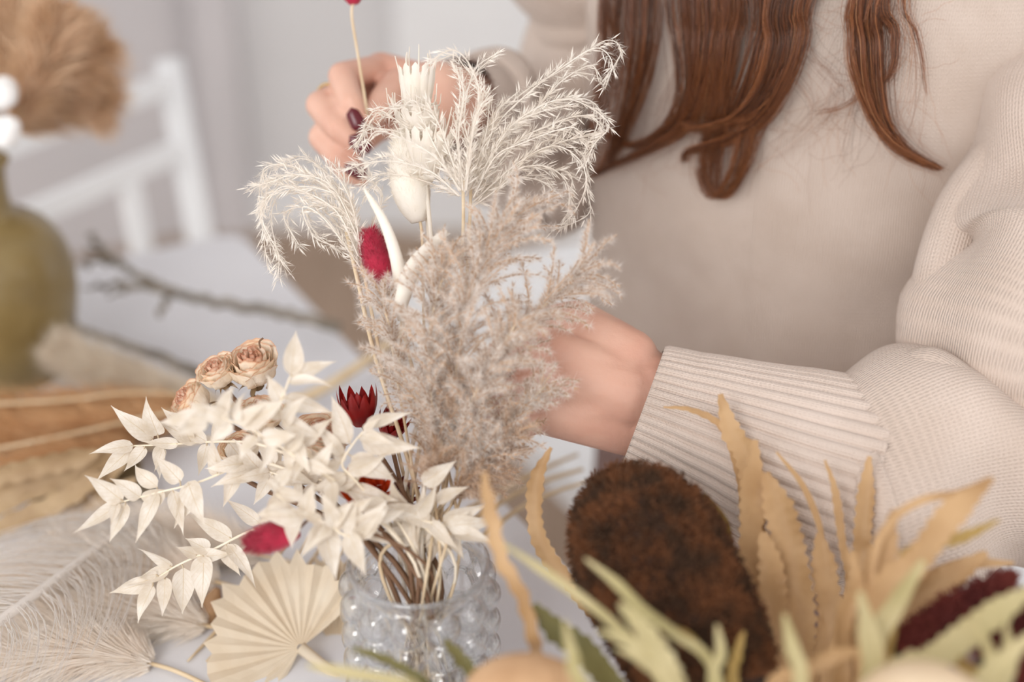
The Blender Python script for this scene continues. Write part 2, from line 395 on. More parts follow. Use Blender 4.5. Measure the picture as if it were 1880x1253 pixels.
# ---------------------------------------------------------------- grey branches
def branch(label, main, twigs, r):
    t = thing('grey_branch', label, 'branch', main[0], 'bare grey branches on the table')
    b = MB(); c = catmull(main, 8); c = [p + rv() * r * .35 for p in c]; b.tube(c, [r, r * .8, r * .7, r * .35], 7); b.build('stem', M['bark'], t)
    for tw in twigs:
        b = MB(); c = catmull(tw, 5); c = [p + rv() * r * .3 for p in c]; b.tube(c, [r * .55, r * .4, r * .2], 6)
        for _ in range(5): b.ball(c[R.randrange(len(c))] + rv() * r * .5, r * .55, nu=6, nv=5)
        b.build('twig', M['bark'], t)
branch('long grey branch lying between the olive vase and the roses', PP([(625, 600, 1.26), (500, 572, 1.27), (400, 556, 1.27), (330, 540, 1.27), (270, 515, 1.27), (215, 480, 1.27), (160, 455, 1.27)]),
       [PP([(290, 530, 1.27), (220, 522, 1.26), (150, 530, 1.26)]), PP([(330, 540, 1.27), (250, 530, 1.25), (200, 545, 1.25)]), PP([(230, 490, 1.27), (190, 480, 1.27), (150, 486, 1.27)]),
        PP([(215, 480, 1.27), (180, 450, 1.27), (160, 430, 1.27)]), PP([(310, 540, 1.27), (300, 565, 1.25), (290, 575, 1.25)])], .0055)
branch('grey branch behind the cream plume, beside the olive vase', PP([(380, 690, 1.2), (290, 655, 1.2), (215, 625, 1.2), (150, 605, 1.2), (125, 570, 1.2), (112, 540, 1.2)]),
       [PP([(260, 672, 1.2), (210, 650, 1.19), (160, 640, 1.19)])], .0045)
# ---------------------------------------------------------------- dried grasses lying on the table, left
long_ = lambda x: .018 * (sin(pi * min(1, x * .8 + .1)) ** .6)
plume('cream_plume', 'cream fluffy plume lying right of the olive vase', 'dried grass', PP([(560, 790, 1.15), (470, 768, 1.15)]), PP([(400, 745, 1.15), (270, 710, 1.16), (170, 675, 1.16), (105, 640, 1.16)]), 4200, .032, long_, M['creamplume'], M['straw'], w=.0009, group='plumes lying on the table')
for i, (st, ax, lb) in enumerate((([(520, 740, 1.13), (420, 745, 1.13)], [(340, 742, 1.13), (200, 752, 1.13), (60, 758, 1.13), (-80, 765, 1.13)], 'tan reed plume lying in front of the olive vase'),
                   ([(520, 760, 1.11), (420, 765, 1.11)], [(330, 765, 1.11), (200, 785, 1.10), (60, 795, 1.1), (-80, 800, 1.1)], 'tan reed plume lying in front of another tan plume'),
                   ([(470, 800, 1.08), (360, 810, 1.08)], [(250, 825, 1.08), (150, 845, 1.07), (40, 870, 1.07), (-80, 900, 1.07)], 'tan reed plume nearest the bleached ruscus tips'))):
    plume('reed_plume', lb, 'dried grass', PP(st), PP(ax), 4200, .03, long_, M['tanplume'], M['straw'], w=.001, group='tan reed plumes on the table', sr=.002)
for i, (l, w, lb) in enumerate((([(-60, 835, 1.06), (120, 800, 1.07), (300, 760, 1.08), (470, 735, 1.1)], .0014, 'pale straw stalk lying across the tan reed plumes'),
                        ([(-60, 745, 1.1), (120, 735, 1.1), (250, 722, 1.11), (420, 730, 1.12)], .0015, 'thick pale straw stalk behind the tan reed plumes'),
                        ([(500, 760, 1.15), (600, 710, 1.15), (690, 650, 1.16), (760, 590, 1.17)], .005, 'straw stalk reaching past the table edge behind the roses'),
                        ([(860, 960, .96), (950, 905, 1.0), (1010, 880, 1.02), (1070, 862, 1.03)], .0022, 'straw stalk over the table edge, nearest the cuff'),
                        ([(860, 935, .98), (930, 895, 1.02), (1000, 860, 1.04), (1060, 835, 1.06)], .002, 'straw stalk over the table edge, furthest from the cone'),
                        ([(880, 990, .94), (960, 930, .98), (1030, 900, 1.0), (1080, 885, 1.0)], .0018, 'straw stalk over the table edge, closest to the brown cone'))):
    b = MB(); b.tube(catmull(PP(l), 8), [w, w * .9, w * .6], 8); tag(b.build('straw_stalk', M['straw'], None), lb, 'dried stalk', 'straw stalks on the table')
sl = [([(240, 830), (130, 870), (40, 900), (-50, 950)], 26), ([(215, 840), (150, 900), (95, 960), (40, 1040)], 22), ([(230, 850), (180, 900), (160, 960), (150, 1010)], 14),
      ([(180, 830), (90, 850), (0, 870), (-60, 880)], 20), ([(190, 870), (120, 920), (30, 960), (-50, 1000)], 20), ([(250, 880), (180, 930), (120, 975), (60, 1010)], 12)]
for i, (l, w) in enumerate(sl):
    b = MB(); b.strap(PP(l, 1.03 - .004 * i), S(w, 1.03), -FWD + rv() * .5, fold=.4, wave=.25)
    tag(b.build('strap_leaf', M['strapleaf'], None), 'long tan dried strap leaf lying left of the ruscus tips', 'dried leaf', 'dried strap leaves on the table')
for i, (l, w) in enumerate((([(260, 850), (200, 890), (120, 950), (60, 1030)], 22), ([(200, 860), (100, 905), (10, 930), (-60, 940)], 22), ([(280, 880), (240, 930), (215, 980), (190, 1030)], 20), ([(180, 920), (110, 960), (30, 1010), (-50, 1040)], 24))):  # dark leaf shapes added to darken the gaps under the tan leaves
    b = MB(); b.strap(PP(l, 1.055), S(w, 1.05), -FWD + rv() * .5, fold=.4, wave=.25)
    tag(b.build('strap_leaf', M['gapshade'], None), 'dark olive strap added as shade in the gaps under the tan strap leaves at the left', 'dried leaf', 'dark gap straps on the table')
for i in range(7):
    x = 470 + i * 26 + R.uniform(-10, 10); b = MB(); b.tube(catmull(PP([(x + 70, 985 + 4 * i, .955), (x + 20, 1060, .93), (x - 60, 1150 + R.uniform(-20, 20), .92), (x - 120, 1215, .895)]), 6), [.0010, .0016, .0014, .0006], 6)
    tag(b.build('straw_stalk', M['straw'], None), 'thin straw stalk lying over the palm fan left of the glass vase', 'dried stalk', 'thin straw stalks over the palm fan')
# blush plumes under the feather
for st, ax, lb in (([(560, 1120, .92), (470, 1090, .93)], [(400, 1070, .94), (280, 1040, .95), (140, 1050, .95), (0, 1080, .95), (-120, 1120, .95)], 'blush plume lying under the feather shaft'),
                   ([(520, 1180, .9), (440, 1160, .91)], [(380, 1150, .92), (260, 1130, .92), (120, 1150, .92), (0, 1190, .92)], 'blush plume lying below the hanging ruscus sprig'),
                   ([(440, 1290, .87), (340, 1240, .88)], [(280, 1220, .89), (180, 1200, .89), (60, 1220, .89), (-60, 1260, .89)], 'blush plume nearest the lower corner of the table'),
                   ([(640, 1060, .97), (560, 1040, .98)], [(480, 1020, .98), (360, 990, .99), (240, 985, 1.0), (120, 1000, 1.0)], 'blush plume lying behind the feather tip')):
    plume('blush_plume', lb, 'dried grass', PP(st), PP(ax), 5200, .034, lambda x: .022 * (sin(pi * min(1, x * .8 + .1)) ** .6), M['pinkplume'], M['straw'], w=.0007, group='blush plumes on the table', lean=.7)
t = thing('feather', 'long white feather with loose barbs lying left of the vase', 'feather', P(-150, 1245, .92))
q = catmull([onz(x, y, TZ + z) for x, y, z in ((-150, 1235, .045), (0, 1140, .045), (120, 1050, .04), (200, 990, .035), (262, 945, .03))], 10)
b = MB(); b.tube(q, [.0032, .003, .0024, .0012], 8); b.build('quill', M['feather'], t)
b = MB(); fr = frames(q, up=V((0, 0, 1)))
for i in range(len(q) - 1):
    for k in range(4):
        for sgn in (-1, 1):
            p = q[i].lerp(q[i + 1], R.random()); T, u, v = fr[i]
            L = R.uniform(.06, .10); d0 = v * sgn; pts = [p + (d0 * x * (1 - 2.5 * x) - T * (x * x * 6 + .5 * x) + u * (.006 * sin(x * 30))) + rv() * .003 for x in (0, L * .33, L * .66, L)]
            b.tube(catmull(pts, 3), [.0004, .00025, .0001], 3, False)
b.build('barbs', M['feather'], t)
for l, w in (([(-60, 1240), (30, 1185), (90, 1150)], .0025), ([(-20, 1290), (60, 1215), (110, 1180)], .002)):
    b = MB(); b.tube(catmull(PP(l, .89), 6), [w, w, w * .5], 8); tag(b.build('white_stalk', M['feather'], None), 'bare white stalk below the feather near the table corner', 'dried stalk', 'white stalks below the feather')
# fan palms
def fan(label, hub, ang0, ang1, rad, n, d, lift, m):
    t = thing('palm_fan', label, 'dried leaf', P(*hub, d), 'pleated palm fans')
    h = P(*hub, d); b = MB(); rows = []
    ex = RT; ey = (UPV * .82 - FWD * -.35).normalized(); ez = ex.cross(ey)
    for j in range(2 * n + 1):
        a = radians(ang0 + (ang1 - ang0) * j / (2 * n)); rr = S(rad, d) * (1 - .25 * abs(j / n - 1) ** 2) * (1.02 if j % 2 else .97) * R.uniform(.88, 1.06)
        dr = ex * cos(a) + ey * sin(a)
        rows.append([h + dr * (rr * x) + ez * ((.0045 if j % 2 else -.001) * x * (1.1 - .5 * x) + lift * x * x) for x in (.04, .3, .6, .85, 1.)])
    b.grid(rows); b.build('blade', m, t, False)
    b = MB(); a = radians((ang0 + ang1) / 2 + 180); dr = ex * cos(a) + ey * sin(a)
    b.tube([h + dr * .0, h + dr * .03, h + dr * .09 - ez * .01], [.004, .003, .0025], 8); b.build('stalk', m, t)
fan('gold pleated palm fan lying left of the glass vase', (552, 1190), 38, 248, 178, 17, .895, .012, M['palm'])
fan('pleated palm fan rising behind the glass vase rim', (620, 1215), 80, 118, 190, 7, .915, .01, M['palm'])
for l, lb in (([(400, 1080), (385, 1120), (372, 1165)], 'brown dried pod standing left of the palm fans'), ([(520, 1050), (470, 1110), (440, 1180)], 'slim brown dried pod lying over the palm fan')):
    b = MB(); c = catmull(PP(l, .93), 8); b.tube(c, [.002, .006, .007, .006, .002], 10); tag(b.build('dried_pod', mat('pod_brown', (150, 112, 78), (176, 140, 104), scale=60), None), lb, 'seed pod')
# ================================================================ glass vase
VC = P(768, 1035, .80); VX, VY, VZ = VC.x, VC.y, VC.z
t = thing('glass_vase', 'clear bubble glass vase holding the bouquet', 'vase', V((VX, VY, TZ)))
RB, NC, VS = .0395, 12, .0186
def vr(th, z):
    if z > VZ - .009: return RB - .002 + .003 * max(0, (z - VZ + .004)) / .004
    best = RB
    k = round(th / (2 * pi / NC)); dx = (th - k * 2 * pi / NC) * RB
    r = round((VZ - .0185 - z) / VS); dz = z - (VZ - .0185 - r * VS)
    rr = .0096; q = 1 - (dx * dx + dz * dz) / (rr * rr)
    if q > 0 and z > TZ + .003: best = RB + .0072 * q ** .55
    return best
b = MB(); rows = []
nz, nt = 100, 240
for i in range(nz + 1):
    z = TZ + .0005 + (VZ - TZ - .0005) * i / nz
    rows.append([V((VX + vr(2 * pi * j / nt, z) * cos(2 * pi * j / nt + .42), VY + vr(2 * pi * j / nt, z) * sin(2 * pi * j / nt + .42), z)) for j in range(nt)])
def shrink(p, k): q = V((p.x - VX, p.y - VY, 0)); return V((VX, VY, p.z)) + q.normalized() * (q.length - k)
inner = [[shrink(p, .0021) for p in r] for r in rows[8:-3]][::-1]
rows_in = inner
for r, z in ((RB - .0006, VZ + .0012), (RB - .0018, VZ + .0012), (RB - .0028, VZ - .001)):
    rows.append([V((VX + r * cos(2 * pi * j / nt + .42), VY + r * sin(2 * pi * j / nt + .42), z)) for j in range(nt)])
rows += rows_in
for r, z in ((RB - .006, TZ + .0085), (.001, TZ + .0075)):
    rows.append([V((VX + r * cos(2 * pi * j / nt + .42), VY + r * sin(2 * pi * j / nt + .42), z)) for j in range(nt)])
b.grid(rows, True); b.f.append(tuple(range(nt))[::-1])
b.build('glass', M['glass'], t)
MOUTH = V((VX, VY, VZ))
def to_vase(p, k=None):
    a = R.uniform(0, 2 * pi); r = R.uniform(.004, .024)
    m = MOUTH + V((r * cos(a), r * sin(a), .004)); r2 = R.uniform(.005, .026); a2 = a + pi + R.uniform(-.8, .8)
    return [p, m, V((VX + r2 * cos(a2), VY + r2 * sin(a2), TZ + .012))]
def stem(t, p, pre=None, r=.0011, m='grassstem', name='stem'):
    b = MB(); b.tube(catmull((pre or []) + to_vase(p), 8), r, 6); return b.build(name, M[m], t)
# ================================================================ grasses
def misc(curve, ms, mk, mh, step, sl, hl, nh, spread=.8, sw=.13, nb=2):
    c = catmull(curve, 6); ms.tube(c, [.0005, .0004, .0003], 4, False)
    acc = 0; nxt = step; sgn = 1
    for i in range(len(c) - 1):
        T = (c[i + 1] - c[i]); L = T.length; T.normalize(); pp = T.orthogonal().normalized()
        while nxt < acc + L:
            p = c[i] + T * (nxt - acc); o = (Matrix.Rotation(R.uniform(0, 2 * pi), 3, T) @ pp); sgn = -sgn
            d = (T + o * spread * R.uniform(.5, 1.3)).normalized()
            q = p + d * sl * .25
            for k in range(nb):
                dd = (d + rv() * .33).normalized(); mk.lance(q, dd, sl * R.uniform(.7, 1.15), sl * sw)
            for k in range(nh):
                dd = (d * .5 + rv()).normalized(); mh.hair(q, dd, hl * R.uniform(.5, 1.1), .0002)
            nxt += step * R.uniform(.7, 1.3)
        acc += L
def white_plume(label, stempts, branches, d=.84):
    sp = PP(stempts, d); t = thing('grass_plume', label, 'dried grass', MOUTH, 'bleached feathery grass plumes')
    stem(t, sp[-1], sp[:-1], .0011)
    for br in [q for bb in branches for q in (bb, [(x[0] + R.uniform(-14, 14) * (.3 + k / 4), x[1] + R.uniform(-14, 14) * (.3 + k / 4)) for k, x in enumerate(bb)])]:
        dj = R.uniform(-.012, .012); pts = [P(q[0], q[1], (q[2] if len(q) > 2 else d) + dj) for q in br]
        ms, mk, mh = MB(), MB(), MB(); misc(pts, mk, mk, mh, .0024, .0074, .0064, 9, .8, .11)
        o = mk.build('branch', M['misc_w'], t, False); mh.build('hair', M['misc_wh'], o, False)
white_plume('bleached feathery grass plume arching over towards the long hair', [(865, 300), (862, 420), (850, 620), (830, 800), (800, 960, .81)], [
    [(868, 340), (905, 240), (965, 175), (1040, 118), (1095, 88), (1124, 115), (1112, 160)],
    [(868, 350), (930, 245), (1000, 195), (1075, 182), (1108, 218), (1090, 262), (1062, 300)],
    [(870, 360), (945, 268), (1010, 228), (1072, 214), (1104, 240), (1075, 290)],
    [(870, 370), (950, 300), (1015, 268), (1062, 292), (1076, 335), (1058, 385), (1030, 415)],
    [(868, 365), (940, 315), (1000, 305), (1040, 335), (1046, 390)],
    [(866, 350), (920, 260), (980, 205), (1030, 150), (1085, 120), (1100, 150)],
    [(866, 372), (930, 330), (985, 330), (1020, 352)],
    [(866, 345), (900, 280), (950, 230), (1010, 190), (1060, 178)],
    [(866, 345), (880, 270), (905, 215), (935, 180)],
    [(867, 360), (915, 290), (965, 255), (1030, 240), (1085, 262)],
    [(868, 380), (915, 345), (965, 290), (1040, 258), (1080, 250)]], .845)
white_plume('bleached feathery grass plume rising behind the cream pod flowers', [(850, 330), (850, 430), (840, 620), (825, 800), (790, 960, .81)], [
    [(856, 350), (868, 240), (880, 170), (858, 112), (828, 92), (790, 112)],
    [(852, 350), (838, 250), (845, 170), (838, 120)],
    [(848, 350), (805, 270), (745, 232), (695, 202), (672, 225), (664, 262)],
    [(846, 350), (800, 290), (740, 255), (690, 242), (668, 275)],
    [(842, 360), (790, 315), (715, 296), (645, 304)],
    [(846, 350), (790, 250), (760, 190), (735, 185), (705, 215)],
    [(850, 350), (826, 280), (800, 215), (780, 185)],
    [(855, 350), (862, 270), (876, 210), (900, 170)],
    [(846, 360), (770, 330), (700, 320), (660, 345)],
    [(850, 350), (860, 280), (845, 210), (870, 140), (905, 105)],
    [(856, 360), (890, 280), (905, 230), (900, 180)]], .83)
white_plume('bleached feathery grass plume curling down at the far left of the bouquet', [(655, 430), (672, 520), (695, 640), (720, 780), (760, 960, .81)], [
    [(662, 480), (640, 395), (590, 338), (530, 306), (488, 312), (476, 355), (482, 420), (492, 495)],
    [(662, 475), (622, 392), (560, 352), (512, 358), (498, 402), (512, 470), (534, 505)],
    [(664, 470), (642, 380), (602, 320), (560, 292), (520, 302)],
    [(660, 480), (612, 402), (556, 370), (528, 402), (546, 455)],
    [(660, 440), (602, 345), (540, 322), (500, 328), (458, 352)],
    [(666, 480), (688, 402), (698, 355), (662, 306)],
    [(660, 490), (602, 405), (562, 385), (580, 430), (625, 462)],
    [(660, 450), (630, 370), (580, 345), (530, 345), (492, 362), (478, 395)],
    [(662, 460), (640, 400), (590, 372), (545, 345), (500, 338)],
    [(664, 470), (650, 390), (630, 340), (600, 305)],
    [(664, 480), (640, 420), (610, 380), (585, 365)]], .84)
def tan_plume(label, axis, LB, nb, seed, sp=1., dk='misc_th'):
    A = PP(axis); t = thing('grass_plume', label, 'dried grass', MOUTH, 'tan fluffy grass plumes')
    c = catmull(A, 8); fr = frames(c, up=-FWD)
    stem(t, A[0], A[::-1][:-1], .0008)
    nb = int(nb * 2.5)
    for i in range(nb):
        x = .12 + .88 * (i + R.random()) / nb; k = min(int(x * (len(c) - 1)), len(c) - 2); p = c[k]; T, u, v = fr[k]
        a = R.uniform(0, 2 * pi); o = v * cos(a) * sp + u * sin(a) * .7
        L = S(LB, .78) * R.uniform(.6, 1.1) * (1 - .35 * abs(x - .5)); d = (T + o * R.uniform(.25, 1.0)).normalized()
        g = V((0, 0, -1)) * L * R.uniform(.0, .35) + o * L * .15
        pts = [p, p + d * (L * .4), p + d * (L * .75) + g * .4, p + d * L + g]
        mk, mh = MB(), MB(); misc(pts, mk, mk, mh, .0018, .0038, .0060, 24, .9, .16, 2)
        ob = mk.build('branch', M['misc_t'], t, False); mh.build('hair', M[dk], ob, False)
tan_plume('tan fluffy grass plume on the left, next to the upright burgundy bunny tail', [(800, 900, .82), (786, 790, .81), (742, 690, .81), (715, 600, .81), (700, 540, .815)], 95, 26, 1)
tan_plume('tan fluffy grass plume rising highest, in front of the bleached grass', [(815, 910, .81), (828, 770, .805), (848, 610, .795), (888, 480, .795), (945, 385, .80)], 140, 42, 2)
tan_plume('tan fluffy grass plume reaching right, above the knuckles of the lower hand', [(840, 910, .81), (868, 790, .805), (925, 650, .795), (1000, 560, .80), (1070, 495, .80)], 120, 34, 3)
tan_plume('tan fluffy grass plume lying over the back of the lower hand', [(850, 905, .81), (888, 830, .80), (945, 765, .805), (1000, 710, .80)], 85, 26, 4)
tan_plume('lowest tan fluffy grass plume, bulging over the vase rim', [(812, 930, .805), (850, 890, .80), (900, 850, .805), (935, 790, .805)], 90, 30, 5, dk='misc_bh')
tan_plume('tan fluffy grass plume in the middle, below the cream bunny tail', [(812, 910, .81), (792, 740, .80), (790, 600, .795), (825, 470, .80)], 115, 36, 6)
tan_plume('tan fluffy grass plume in front of the covered fingers', [(832, 915, .805), (850, 780, .80), (895, 680, .785), (950, 590, .785)], 105, 32, 7)
tan_plume('dense tan fluffy grass plume just above the white ruscus leaves', [(800, 930, .81), (800, 860, .80), (820, 780, .805), (850, 700, .80)], 100, 34, 8, dk='misc_bh')
# ================================================================ bleached ruscus
def ruscus(label, stempts, leaves, d, nfill=0, lscale=1.):
    sp = PP(stempts, d); t = thing('ruscus_sprig', label, 'leafy sprig', MOUTH, 'bleached ruscus sprigs')
    b = MB(); b.tube(catmull(sp[::-1] + to_vase(sp[0])[1:], 8), [.0005, .0007, .0009, .001, .001], 6) ; b.build('stem', M['ruscstem'], t)
    c = catmull(sp, 8); L = list(leaves)
    for i in range(nfill + 3):
        k = R.randrange(len(c) - 1); p = c[k]; v = p - CAM; dd = v.dot(FWD); px = 940 + v.dot(RT) / dd * F; py = 626.5 - v.dot(UPV) / dd * F
        a = R.uniform(0, 2 * pi); l = R.uniform(55, 88); L.append((px, py, px + l * cos(a), py + l * .8 * sin(a)))
    for q in L:
        x0, y0, x1, y1 = q[:4]; w = q[4] if len(q) > 4 else .19
        p0 = min(c, key=lambda p: ((p - P(x0, y0, d)).length)); dd = (p0 - CAM).dot(FWD)
        dz = R.uniform(-.012, .008); base = P(x0, y0, dd); tip = P(x1, y1, dd + dz); ln = (tip - base).length
        if (base - p0).length > .004:   # short stalk back to the stem
            pass
        tip = base + (tip - base) * R.uniform(1.02, 1.16)
        b = MB(); b.uv = []; n = (-FWD + RT * R.uniform(-.45, .45) + UPV * R.uniform(-.3, .6)).normalized()
        b.leaf(base, tip, ln * w * R.uniform(1., 1.18), n, fold=R.uniform(.22, .6), bend=R.uniform(-.09, .16), twist=R.uniform(-.7, .7), nl=14)
        b.uv += [(q, i / 14) for i in range(15) for q in (0, .225, .5, .775, 1)]
        if (p0 - base).length < .02: b.tube([p0, base.lerp(p0, .4), base + (tip - base) * .06], .0005, 4, False)
        b.uv += [(.5, 0)] * (len(b.v) - len(b.uv))
        b.build('leaf', M['ruscus'], t)
ruscus('bleached ruscus sprig hanging lowest left, below the lying burgundy bunny tail', [(680, 935, .81), (540, 950), (456, 977), (398, 1006), (325, 1039), (281, 1068)], [
    (316, 1042, 255, 1010), (362, 1020, 326, 1006, .24), (288, 1055, 257, 1062, .25), (282, 1068, 210, 1087), (281, 1076, 255, 1141), (303, 1060, 298, 1128), (337, 1043, 335, 1121, .23),
    (374, 1020, 371, 1111, .22), (420, 1000, 466, 1075, .13), (426, 990, 353, 948), (477, 962, 419, 920), (415, 1000, 440, 1055, .26), (385, 1012, 342, 990, .3)], .83)
ruscus('bleached ruscus sprig reaching farthest left, above the feather', [(690, 915, .805), (560, 875), (470, 850), (361, 887), (289, 905), (228, 921)], [
    (225, 920, 158, 875), (220, 924, 146, 972, .15), (232, 925, 203, 991), (258, 914, 203, 880, .25), (290, 905, 253, 988, .17), (215, 925, 205, 960, .2), (289, 895, 252, 856, .25),
    (332, 885, 288, 841, .24), (318, 900, 334, 972), (362, 886, 325, 960, .2), (345, 885, 372, 955, .24), (300, 902, 270, 950, .2), (400, 875, 385, 820), (430, 865, 475, 815), (440, 860, 410, 930)], .815, 4)
ruscus('bleached ruscus sprig at upper left, below the roses, with tips over the tan plumes', [(660, 900, .80), (560, 850, .80), (470, 815, .81), (380, 812), (320, 816), (246, 819)], [
    (245, 818, 170, 833, .17), (243, 822, 184, 877, .2), (267, 822, 231, 862, .22), (281, 806, 210, 750, .19), (290, 800, 271, 737, .22), (330, 780, 299, 751, .22), (300, 822, 285, 862),
    (350, 812, 330, 765), (380, 815, 365, 870), (420, 812, 470, 868)], .84, 4)
ruscus('bleached ruscus sprig nearest the camera, blurred below the two upright roses', [(640, 905, .79), (560, 850, .775), (480, 800, .765), (420, 772, .76), (375, 765, .755)], [
    (380, 768, 318, 800, .24), (420, 772, 352, 742, .22), (440, 780, 512, 742, .22), (425, 775, 385, 815, .24), (470, 800, 440, 850, .22), (400, 770, 430, 715, .2), (480, 805, 545, 800, .22), (385, 768, 340, 770, .26),
    (500, 815, 478, 868), (375, 766, 300, 775, .2)], .76, 3)
ruscus('bleached ruscus sprig standing up right of the tallest rose', [(640, 900, .79), (560, 830, .78), (515, 760, .775), (528, 705, .775), (534, 690, .775)], [
    (534, 690, 543, 612, .22), (535, 692, 612, 666, .17), (531, 702, 606, 712, .14), (522, 730, 603, 757, .2), (515, 760, 470, 735, .25), (518, 740, 490, 690, .24), (516, 770, 590, 800, .18), (530, 790, 500, 830), (550, 820, 610, 770), (555, 825, 540, 880)], .775, 2)
ruscus('bleached ruscus sprig rising in front of the dark red flower', [(690, 930, .795), (650, 880), (628, 852), (650, 813), (671, 788)], [
    (671, 779, 752, 759, .15), (663, 809, 768, 823, .18), (642, 815, 612, 737, .24), (628, 836, 582, 778, .15), (645, 838, 718, 880, .24), (668, 792, 695, 770, .2), (660, 880, 622, 868, .2), (625, 850, 575, 868), (635, 870, 590, 905)], .785, 2)
ruscus('bleached ruscus sprig spreading right over the vase rim', [(700, 935, .80), (770, 955, .79), (815, 965, .79), (840, 975, .79)], [
    (775, 888, 832, 850, .22), (800, 922, 857, 896, .2), (813, 962, 888, 930, .2), (836, 976, 902, 1000, .19), (770, 985, 680, 985, .2), (822, 976, 813, 1028, .22), (760, 945, 800, 890), (842, 975, 895, 960, .16), (800, 975, 790, 1035, .2), (765, 960, 770, 1015, .2), (742, 930, 720, 880), (780, 950, 700, 930), (790, 970, 760, 1010), (820, 965, 860, 940),
    (730, 950, 745, 1005)], .79, 7)
ruscus('bleached ruscus sprig hanging over the front of the vase', [(700, 920, .79), (650, 985), (600, 962), (540, 935), (500, 900)], [
    (595, 967, 614, 1053, .22), (640, 980, 668, 1050, .24), (590, 967, 552, 1024, .2), (540, 939, 536, 1005, .22), (658, 980, 705, 926, .22), (608, 962, 681, 917, .2), (560, 945, 575, 890, .24), (520, 920, 470, 960, .22), (510, 905, 480, 880), (620, 968, 590, 910), (668, 972, 715, 1000), (690, 955, 745, 935), (712, 932, 640, 930, .24), (505, 900, 540, 850)], .77, 8)
ruscus('bleached ruscus sprig in the middle of the white leaves, behind the nearest sprigs', [(700, 920, .81), (620, 900, .81), (540, 880, .815), (470, 860, .82)], [(470, 860, 400, 850), (500, 870, 470, 920)], .815, 17)
# ================================================================ roses
def rose(label, px, py, r, d, ax):
    c = P(px, py, d); Rr = S(r, d); a = (RT * ax[0] + UPV * ax[1] - FWD * ax[2]).normalized()
    r *= 1.1; Rr = S(r, d)
    t = thing('dried_rose', label, 'rose', MOUTH, 'dried peach roses'); base = c - a * (Rr * .9)
    u = a.orthogonal().normalized(); w = a.cross(u); b, bi = MB(), MB(); b.uv = []; bi.uv = []
    for i in range(30):
        x = i / 29; th = i * 2.39996 + R.uniform(-.2, .2); rad = Rr * (.08 + .92 * x ** .75); h = Rr * (1.62 - .35 * x + R.uniform(-.08, .08)); hw = 1.35 - .55 * x
        ph = R.uniform(0, 6); rows = []
        for k in range(8):
            v = k / 7; row = []
            for j in range(11):
                s = (j / 5 - 1); an = th + s * hw * (1 - .15 * v)
                pr = (sin(min(1, v * 1.25 + .08) * pi * .5) ** .8) * (1 - .10 * max(0, v - .6) * (1 - x) * 4 + (.22 * x * max(0, v - .72) * 3))
                q = rad * pr * (1 + .07 * sin(s * 7 + ph + v * 3)) + Rr * .07 * v * v * sin(6 * s + ph) + Rr * .05 * v * noise.noise(V((s * 2.5, v * 3, i * 3.1)))
                hh = h * (v - .16 * v * s * s * (1 + .3 * sin(ph))) + Rr * .07 * v * noise.noise(V((s * 4, v * 2, i * 1.7)))
                row.append(base + (u * cos(an) + w * sin(an)) * q + a * hh)
            rows.append(row)
        (bi if x < .36 else b).grid(rows, False, [[(j / 10, k / 7) for j in range(11)] for k in range(8)])
    bl = b.build('outer_petals', M['rose'], t); bi.build('inner_petals', M['rosein'], t)
    b = MB(); b.ball(base, Rr * .3, Rr * .3, Rr * .3)
    for i in range(5):
        x = 2 * pi * i / 5; o = u * cos(x) + w * sin(x); b.leaf(base, base + o * (Rr * .8) - a * (Rr * R.uniform(-.3, .5)), Rr * .13, a, bend=.2)
    b.build('sepals', M['sepal'], t); b = MB()
    b.tube(catmull([base, base - a * (Rr * 1.5)] + to_vase(base)[1:], 8), .0015, 6); b.build('stem', M['darkstem'], t)
    return t, c, Rr
t, c, Rr = rose('largest upright dried peach rose, standing highest', 463, 672, 43, .845, (-.1, .8, .6))
for l in ([(478, 640), (476, 628), (483, 621)], [(490, 696), (492, 706), (489, 714)]):
    b = MB(); b.tube(catmull(PP(l, .835), 5), .0006, 5); b.build('stamen', M['darkstem'], t)
rose('small dried peach rose left of the tallest rose', 398, 684, 32, .845, (-.35, .7, .6))
rose('leftmost dried peach rose, half hidden by white leaves', 350, 738, 36, .85, (-.7, .5, .5))
rose('dried peach rose under the tallest rose, behind white leaves', 478, 762, 36, .84, (.1, .8, .5))
rose('dried peach rose below the dark red flower', 588, 806, 44, .83, (.1, .75, .6))
rose('dried peach rose buried in the middle of the white leaves', 440, 828, 32, .84, (-.1, .7, .6))
# ================================================================ red flowers
def bracted(label, base, ax, L, n, rad, m, d, hw=.17):
    t = thing('red_flower', label, 'flower', MOUTH, None); p = P(*base, d); a = (RT * ax[0] + UPV * ax[1] - FWD * ax[2]).normalized(); u = a.orthogonal().normalized(); w = a.cross(u); l = S(L, d); b = MB()
    for k, (nn_, ro, sc) in enumerate(((n, 1., 1.), (n, .7, .92), (n - 3, .4, .8))):
        for i in range(nn_):
            x = 2 * pi * (i + .5 * k) / nn_; o = u * cos(x) + w * sin(x); rr = S(rad, d) * ro
            b.leaf(p + o * rr * .35, p + o * rr + a * (l * sc * R.uniform(.85, 1.08)), l * hw * R.uniform(.9, 1.1), o, fold=-.3, bend=.12, prof=lambda t: max(.02, sin(pi * min(1, t * .8 + .2)) ** .8))
    b.build('bracts', M[m], t)
    b = MB(); b.ball(p + a * (l * .3), S(rad * .45, d), nu=14); b.build('heart', M['orange' if m == 'orange' else 'rosein'], t)
    b = MB(); b.tube(catmull([p + a * .002] + to_vase(p)[1:], 8), .0014, 6); b.build('stem', M['darkstem'], t)
bracted('dark red pointed flower standing above the white leaves', (664, 782), (-.12, .95, .2), 72, 10, 36, 'red', .835)
